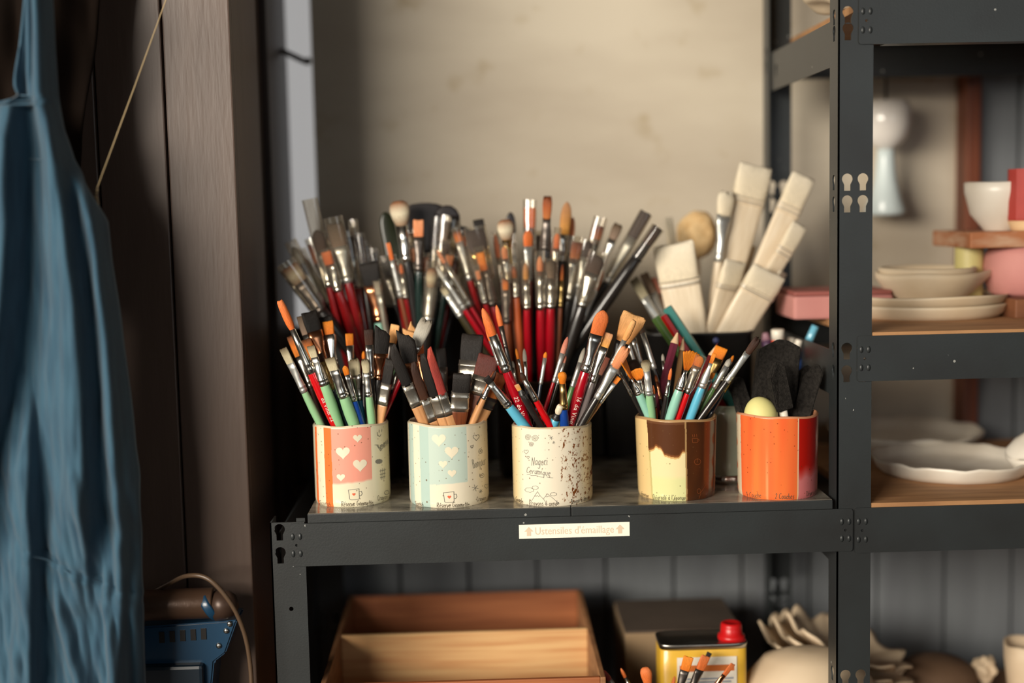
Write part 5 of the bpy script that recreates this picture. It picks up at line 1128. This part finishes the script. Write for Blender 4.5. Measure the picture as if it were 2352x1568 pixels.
# ruffled bisque dishes and oddments on the lower right
def ruffle(name, c, r, h, label, m_, seed, freq=6, amp=0.02, tilt=(0, 0, 0), squash=0.8):
    b = bmesh.new(); nr, na = 10, 96; V = []
    for i in range(nr+1):
        f_ = i/nr; ring = []
        for j in range(na):
            t = 2*pi*j/na; rr = r*(0.12+0.88*f_)*(1+0.08*f_*math.sin(freq*t+seed)); z = h*f_**1.6+amp*f_**2*math.sin(freq*t+seed)+amp*0.4*f_**3*math.sin((2*freq-3)*t+1)
            ring.append(Vector((rr*math.cos(t), rr*math.sin(t)*squash, z)))
        V.append(ring)
    b = loft_bm(V, cap=(True, False)); bmesh.ops.recalc_face_normals(b, faces=b.faces[:])
    zmin = min(v.co.z for v in b.verts)
    o = thing(name, c, label, 'dish', 'ruffled clay dishes on the lower shelf'); ob = obj(name+'_body', b, m_, o)
    md = ob.modifiers.new('th', 'SOLIDIFY'); md.thickness = 0.0038; md.offset = 0
    o.rotation_euler = tilt; return o
M_ruf = mat('bisque_ruffle', (216, 194, 164), rough=0.65, noise_c=(198, 172, 140), nscale=7)
def lo_at(x, y, Y): return px(x, y, Y)
# two upright pedestals of stacked bisque keep the ruffles at their height
base1 = thing('bisque_block', (px(1890, 1600, 0.2).x, 0.19, ZD), 'pale bisque support block under the ruffled dishes', 'block')
obj('block_body', lathe_bm([(0.05, 0), (0.052, 0.004), (0.046, 0.06), (0.044, 0.064), (0.02, 0.064)], 36), M_ruf, base1)
ruffle('ruffled_dish', Vector((px(1895, 1500, 0.2).x, 0.19, ZD+0.070)), 0.104, 0.026, 'lowest ruffled clay dish, its left lip curling highest', M_ruf, 0.4, 9, 0.0055, (0.12, 0.40, 0.1), 0.9)
ruffle('ruffled_dish', Vector((px(1915, 1480, 0.2).x, 0.20, ZD+0.079)), 0.094, 0.026, 'middle ruffled clay dish nested on the lowest one', M_ruf, 0.55, 9, 0.0055, (0.12, 0.38, 0.15), 0.9)
ruffle('ruffled_dish', Vector((px(1935, 1470, 0.2).x, 0.21, ZD+0.088)), 0.084, 0.026, 'topmost ruffled clay dish of the nested stack', M_ruf, 0.7, 9, 0.0055, (0.12, 0.36, 0.2), 0.9)
dm = thing('upturned_bowl', (px(1850, 1560, 0.12).x, 0.105, ZD), 'upturned smooth cream bowl in front of ruffled dishes', 'bowl')
zt_ = px(1850, 1482, 0.12).z-ZD
obj('bowl_body', lathe_bm([(0.098, 0), (0.1, 0.004), (0.096, zt_*0.35), (0.080, zt_*0.72), (0.055, zt_*0.93), (0.025, zt_), (0.003, zt_)], 56, lambda t, i: (0.002*math.sin(3*t), 0)), M_ruf, dm).scale = (1.0, 0.75, 1)
db_ = thing('brown_lid', (px(2150, 1560, 0.24).x, 0.24, ZD), 'dark brown domed clay lid on the lower right shelf', 'lid')
zt2 = px(2150, 1508, 0.24).z-ZD
obj('lid_body', lathe_bm([(0.052, 0), (0.054, 0.004), (0.054, zt2*0.62), (0.050, zt2*0.8), (0.036, zt2*0.94), (0.015, zt2), (0.002, zt2)], 48), mat('brown_clay', (110, 84, 62), rough=0.8, noise_c=(84, 60, 42), nscale=9), db_)
cr_ = thing('clay_lump', (px(2262, 1535, 0.24).x, 0.24, ZD), 'small knobbly clay lump on a stalk, lower right shelf', 'ornament')
zt3 = px(2262, 1508, 0.24).z-ZD
b = bmesh.new(); bmesh.ops.create_icosphere(b, subdivisions=4, radius=0.0165)
for v in b.verts: v.co *= 1+0.35*noise.noise(v.co*110)
bmesh.ops.translate(b, verts=b.verts[:], vec=(0, 0, zt3-0.016)); obj('lump_head', b, M_ruf, cr_)
obj('lump_stalk', loft_bm([(0, 0.013, 0.013, 1), (0.006, 0.008, 0.008, 1), (zt3-0.024, 0.006, 0.006, 1)], 16), M_ruf, cr_)
dish('clay_bowl', Vector((px(2368, 1520, 0.2).x, 0.2, ZD)), 0.036, px(2340, 1490, 0.18).z-ZD, 0.02, 'tall clay bowl cut by the lower right frame edge', M_ruf, 'bowl', wav=0.0015, freq=4, seed=22)
# ================================================================ left side: apron, cord, machine
m = mat('apron_denim', (56, 86, 104), rough=0.9, spec=0.15, sheen=0.25, noise_c=(46, 72, 90), nscale=14, stretch=(8, 8, 1.2), bump=0.25, bscale=240)
AY = -0.085
def interp(tab, y):
    for i in range(len(tab)-1):
        if y <= tab[i+1][0]: f_ = (y-tab[i][0])/(tab[i+1][0]-tab[i][0]); f_ = max(0, f_); return tab[i][1]+(tab[i+1][1]-tab[i][1])*f_
    return tab[-1][1]
RE = [(-60, 120), (0, 122), (120, 126), (220, 130), (300, 146), (370, 166), (450, 212), (510, 236), (700, 262), (900, 288), (1100, 310), (1400, 320), (1660, 324)]
LE = [(-60, 62), (0, 58), (100, 48), (190, 48), (225, 56), (237, 40), (246, -150), (1660, -150)]
def fold(x, y):
    def ridge(tab, wl, wr, amp):
        k = x-interp(tab, y); k = k/wl if k < 0 else k/wr
        return amp*math.exp(-k*k) if abs(k) < 4 else 0.0
    def win(y0, y1, e=90.0): return max(0.0, min(1.0, (y-y0)/e))*max(0.0, min(1.0, (y1-y)/e))
    d = ridge([(0, 40), (240, 44), (520, 46), (700, 34), (900, 14), (1050, -20), (1660, -40)], 46, 15, 0.050*win(80, 1420, 240))
    d += ridge([(-60, 112), (220, 118), (370, 148), (500, 166), (700, 192), (900, 206), (1100, 212), (1660, 200)], 30+min(60, max(0, y-250)*0.10), 13, 0.040*(1-0.75*win(1150, 2600, 260)))
    d += ridge([(-60, 84), (220, 80)], 10, 8, 0.014*win(-100, 260))
    d += ridge([(300, 186), (430, 206), (600, 234), (900, 264), (1200, 284), (1660, 286)], 22, 11, 0.024*win(330, 1700))
    d += ridge([(800, 60), (950, 80), (1050, 86), (1300, 91), (1660, 88)], 90, 9, 0.030*win(850, 2200, 220))
    d += ridge([(1000, 180), (1250, 235), (1400, 265), (1660, 280)], 20, 12, 0.012*win(1050, 1800))
    d += ridge([(1280, 120), (1400, 150), (1660, 215)], 16, 12, 0.014*win(1270, 2000, 120))
    d += ridge([(1260, 200), (1420, 262), (1660, 300)], 14, 10, 0.012*win(1290, 2000, 100))
    d += 0.005*noise.noise(Vector((x*0.02, y*0.0035, 1)))+0.0035*noise.noise(Vector((x*0.06, y*0.007, 4)))
    if y > 900: d += 0.006*min(1, (y-900)/300)*noise.noise(Vector((x*0.05-y*0.012, y*0.010+x*0.01, 9)))
    sy = 1255+(x-85)*0.51                                    # the pocket seam
    if x > 80: d += 0.003*math.exp(-((y-sy-10)/9)**2) - 0.0035*math.exp(-((y-sy+6)/7)**2)
    return d
b = bmesh.new(); nu, nv = 190, 190; V = {}
for j in range(nv+1):
    y = -60+1720*j/nv; l0, r1 = interp(LE, y), interp(RE, y)
    for i in range(nu+1):
        x = l0+(r1-l0)*i/nu; P = px(x, y, AY)
        P.y -= fold(x, y) - 0.02*max(0, (x-(r1-18))/18)**2; V[i, j] = b.verts.new(P)
for j in range(nv):
    for i in range(nu): b.faces.new((V[i, j], V[i+1, j], V[i+1, j+1], V[i, j+1]))
bmesh.ops.recalc_face_normals(b, faces=b.faces[:])
hook_at = px(92, -70, -0.02)
apr = thing('work_apron', (hook_at.x, 0.05, px(100, 1660, AY).z), 'blue denim work apron hanging in folds on the dark boards', 'apron')
ob = obj('apron_cloth', b, m, None); ob.parent = apr; ob.location = -apr.location
md = ob.modifiers.new('th', 'SOLIDIFY'); md.thickness = 0.0012; md.offset = 1
def seam(name, pts, r=0.0011):
    P = []
    for x, y in pts: p = px(x, y, AY); p.y -= fold(x, y)+0.0012; P.append(p-apr.location)
    return obj(name, tube_bm(smooth_path(P, 5), r, 6), m, apr)
seam('hem_seam', [(85, 1255), (130, 1280), (180, 1304), (235, 1332), (300, 1364)])
seam('strap_edge', [(60, -40), (58, 0), (50, 100), (49, 190), (55, 222), (44, 237), (0, 240), (-60, 240)], 0.0016)
seam('waist_seam', [(56, 222), (90, 224), (128, 228)], 0.0008); seam('pocket_seam', [(20, 372), (70, 366), (120, 372), (160, 400)], 0.0008)
obj('hanging_loop', tube_bm(smooth_path([px(70, -55, AY)-apr.location, hook_at+Vector((0, 0, 0.09))-apr.location, px(118, -55, AY)-apr.location]), 0.004, 8), m, apr)
hk_o = thing('coat_hook', hook_at+Vector((0, 0.02, 0.06)), 'dark metal coat hook holding the apron loop', 'hook')
obj('hook_arm', tube_bm(smooth_path([(0, 0.07, 0), (0, -0.025, -0.004), (0, -0.05, 0.004), (0, -0.056, 0.02)]), 0.003), M_blackpl, hk_o)
# dark coat-shaped cloth added behind the apron to darken and shade the boards
cm = mat('added_shade_cloth', (26, 18, 13), rough=0.95, spec=0.1, noise_c=(18, 12, 9), nscale=10)
CRE = [(-420, 150), (-330, 235), (-200, 232), (0, 214), (150, 200), (300, 176), (420, 170), (700, 150)]
b = bmesh.new(); V = {}; CY = -0.03
for j in range(61):
    y = -420+1120*j/60; r1 = interp(CRE, y); l0 = -190+60*max(0, (-250-y)/170)
    for i in range(61):
        x = l0+(r1-l0)*i/60; P = px(x, y, CY); P.y += 0.010*math.sin(x*0.045+0.002*y)+0.006*noise.noise(Vector((x*0.03, y*0.006, 2)))+0.03*abs((x-20)/200)**3; V[i, j] = b.verts.new(P)
for j in range(60):
    for i in range(60): b.faces.new((V[i, j], V[i+1, j], V[i+1, j+1], V[i, j+1]))
bmesh.ops.recalc_face_normals(b, faces=b.faces[:])
coat = thing('added_shade_cloth', (hook_at.x, CY, px(0, 700, CY).z), 'dark cloth added behind the blue apron to shade the boards', 'cloth')
ob = obj('shade_cloth_body', b, cm, coat); ob.location = -coat.location
md = ob.modifiers.new('th', 'SOLIDIFY'); md.thickness = 0.003; md.offset = 0
# thin cord tied to the apron side
cdm = mat('pale_string', (196, 172, 130), rough=0.8)
c0, c1 = px(392, -30, 0.0), px(223, 432, -0.07)
cd = thing('thin_cord', c1, 'thin pale cord stretched diagonally across the dark boards', 'cord')
obj('cord_line', tube_bm([(0, 0, 0), (c0-c1)*0.5+Vector((0, 0, -0.001)), c0-c1, (c0-c1)*1.5], 0.0006, 6), cdm, cd)
for dz in (0.0, 0.0035, 0.007): obj('cord_knot', lathe_bm([(0.0006, -0.0014), (0.0017, 0), (0.0006, 0.0014)], 10), cdm, cd).location = Vector((-0.0008*dz*300, 0, -0.002-dz))
obj('cord_tail', tube_bm([(-0.001, 0, -0.008), (0.001, 0.002, -0.03), (0.003, 0.0, -0.037)], 0.0012, 6), cdm, cd)
# machine at the foot of the boards
MY = 0.0
mc_ = px(430, 1385, MY)
mach = thing('extruder_machine', (mc_.x, MY, FZ), 'dark workshop machine with bronze tube and blue body beside the apron', 'machine')
M_bronze = mat('bronze_tube', (84, 62, 48), rough=0.38, metal=0.3, bump=0.15, bscale=120); M_blue = mat('machine_blue', (22, 60, 88), rough=0.35, coat=0.2); M_dkblue = mat('machine_body', (22, 36, 48), rough=0.4)
def mrel(x, y, Y=MY): return px(x, y, Y)-mach.location
Rz = Matrix.Rotation(pi/2, 4, 'Y')
def xtube(name, x0, x1, y, rpx, m_, prof=None):
    a, e = mrel(x0, y+6), mrel(x1, y-4); L_ = (e-a).length; r_ = rpx*mpp(MY)
    pr = prof or [(0, r_*0.98), (0.002, r_), (L_-0.002, r_), (L_, r_*0.96)]
    bm_ = loft_bm([(z, q, q, 1) for z, q in pr], 40); o = obj(name, bm_, m_, mach)
    o.matrix_local = Matrix.Translation(a) @ (e-a).to_track_quat('Z', 'Y').to_matrix().to_4x4(); return o
xtube('tube', 200, 492, 1388, 36, M_bronze); xtube('collar_ring', 476, 492, 1386, 39, M_blue); xtube('tube_end', 492, 548, 1386, 35, mat('tube_end', (70, 52, 42), rough=0.4, metal=0.3), [(0, 0.0172), (0.012, 0.0172), (0.02, 0.015), (0.026, 0.009), (0.028, 0.001)])
q0, q1 = mrel(330, 1432), mrel(548, 1420)
b = bmesh.new(); pts = [mrel(x, y) for x, y in ((320, 1440), (545, 1424), (518, 1500), (492, 1520), (480, 1640), (320, 1640))]
fr = [b.verts.new(p) for p in pts]; bk = [b.verts.new(p+Vector((0, 0.05, 0))) for p in pts]
b.faces.new(fr); b.faces.new(bk[::-1])
for i in range(len(pts)): j = (i+1) % len(pts); b.faces.new((fr[j], fr[i], bk[i], bk[j]))
bmesh.ops.recalc_face_normals(b, faces=b.faces[:]); bmesh.ops.bevel(b, geom=b.edges[:], offset=0.002, segments=2, affect='EDGES'); obj('bracket', b, M_blue, mach, smooth=False)
s0, s1 = mrel(330, 1640), mrel(475, 1640)
obj('pedestal', box_bm(s0.x, s1.x, -0.012, 0.05, 0, s0.z+0.06, 0.004), M_dkblue, mach, smooth=False)
for k in range(5): p = mrel(372+24*k, 1462-2*k); obj('vent_slot', box_bm(p.x-0.003, p.x+0.003, -0.0012, 0.0, p.z-0.007, p.z+0.006), M_blackpl, mach, smooth=False)
for (x, y) in ((503, 1482), (528, 1432), (520, 1448)): obj('bolt', lathe_bm([(0.0035, 0), (0.003, 0.0015), (0.001, 0.002)], 10), M_steel, mach).matrix_local = Matrix.Translation(mrel(x, y)+Vector((0, -0.0005, 0))) @ Matrix.Rotation(pi/2, 4, 'X')
cbp = [px(x, y, Y) for x, y, Y in ((330, 1372, 0.03), (385, 1342, -0.005), (430, 1322, -0.03), (480, 1330, -0.04), (530, 1385, -0.04), (560, 1450, -0.035), (574, 1520, -0.03), (578, 1600, -0.03), (575, 1750, -0.02))]
cbl = thing('power_cable', cbp[-1], 'dark cable arching over the machine tube down to floor', 'cable')
bt = cbp[-1].copy(); bt.z = FZ+0.004
obj('cable_line', tube_bm([p-cbl.location for p in smooth_path(cbp+[bt], 10)], 0.0026, 8), mat('cable_brown', (84, 66, 50), rough=0.35), cbl)
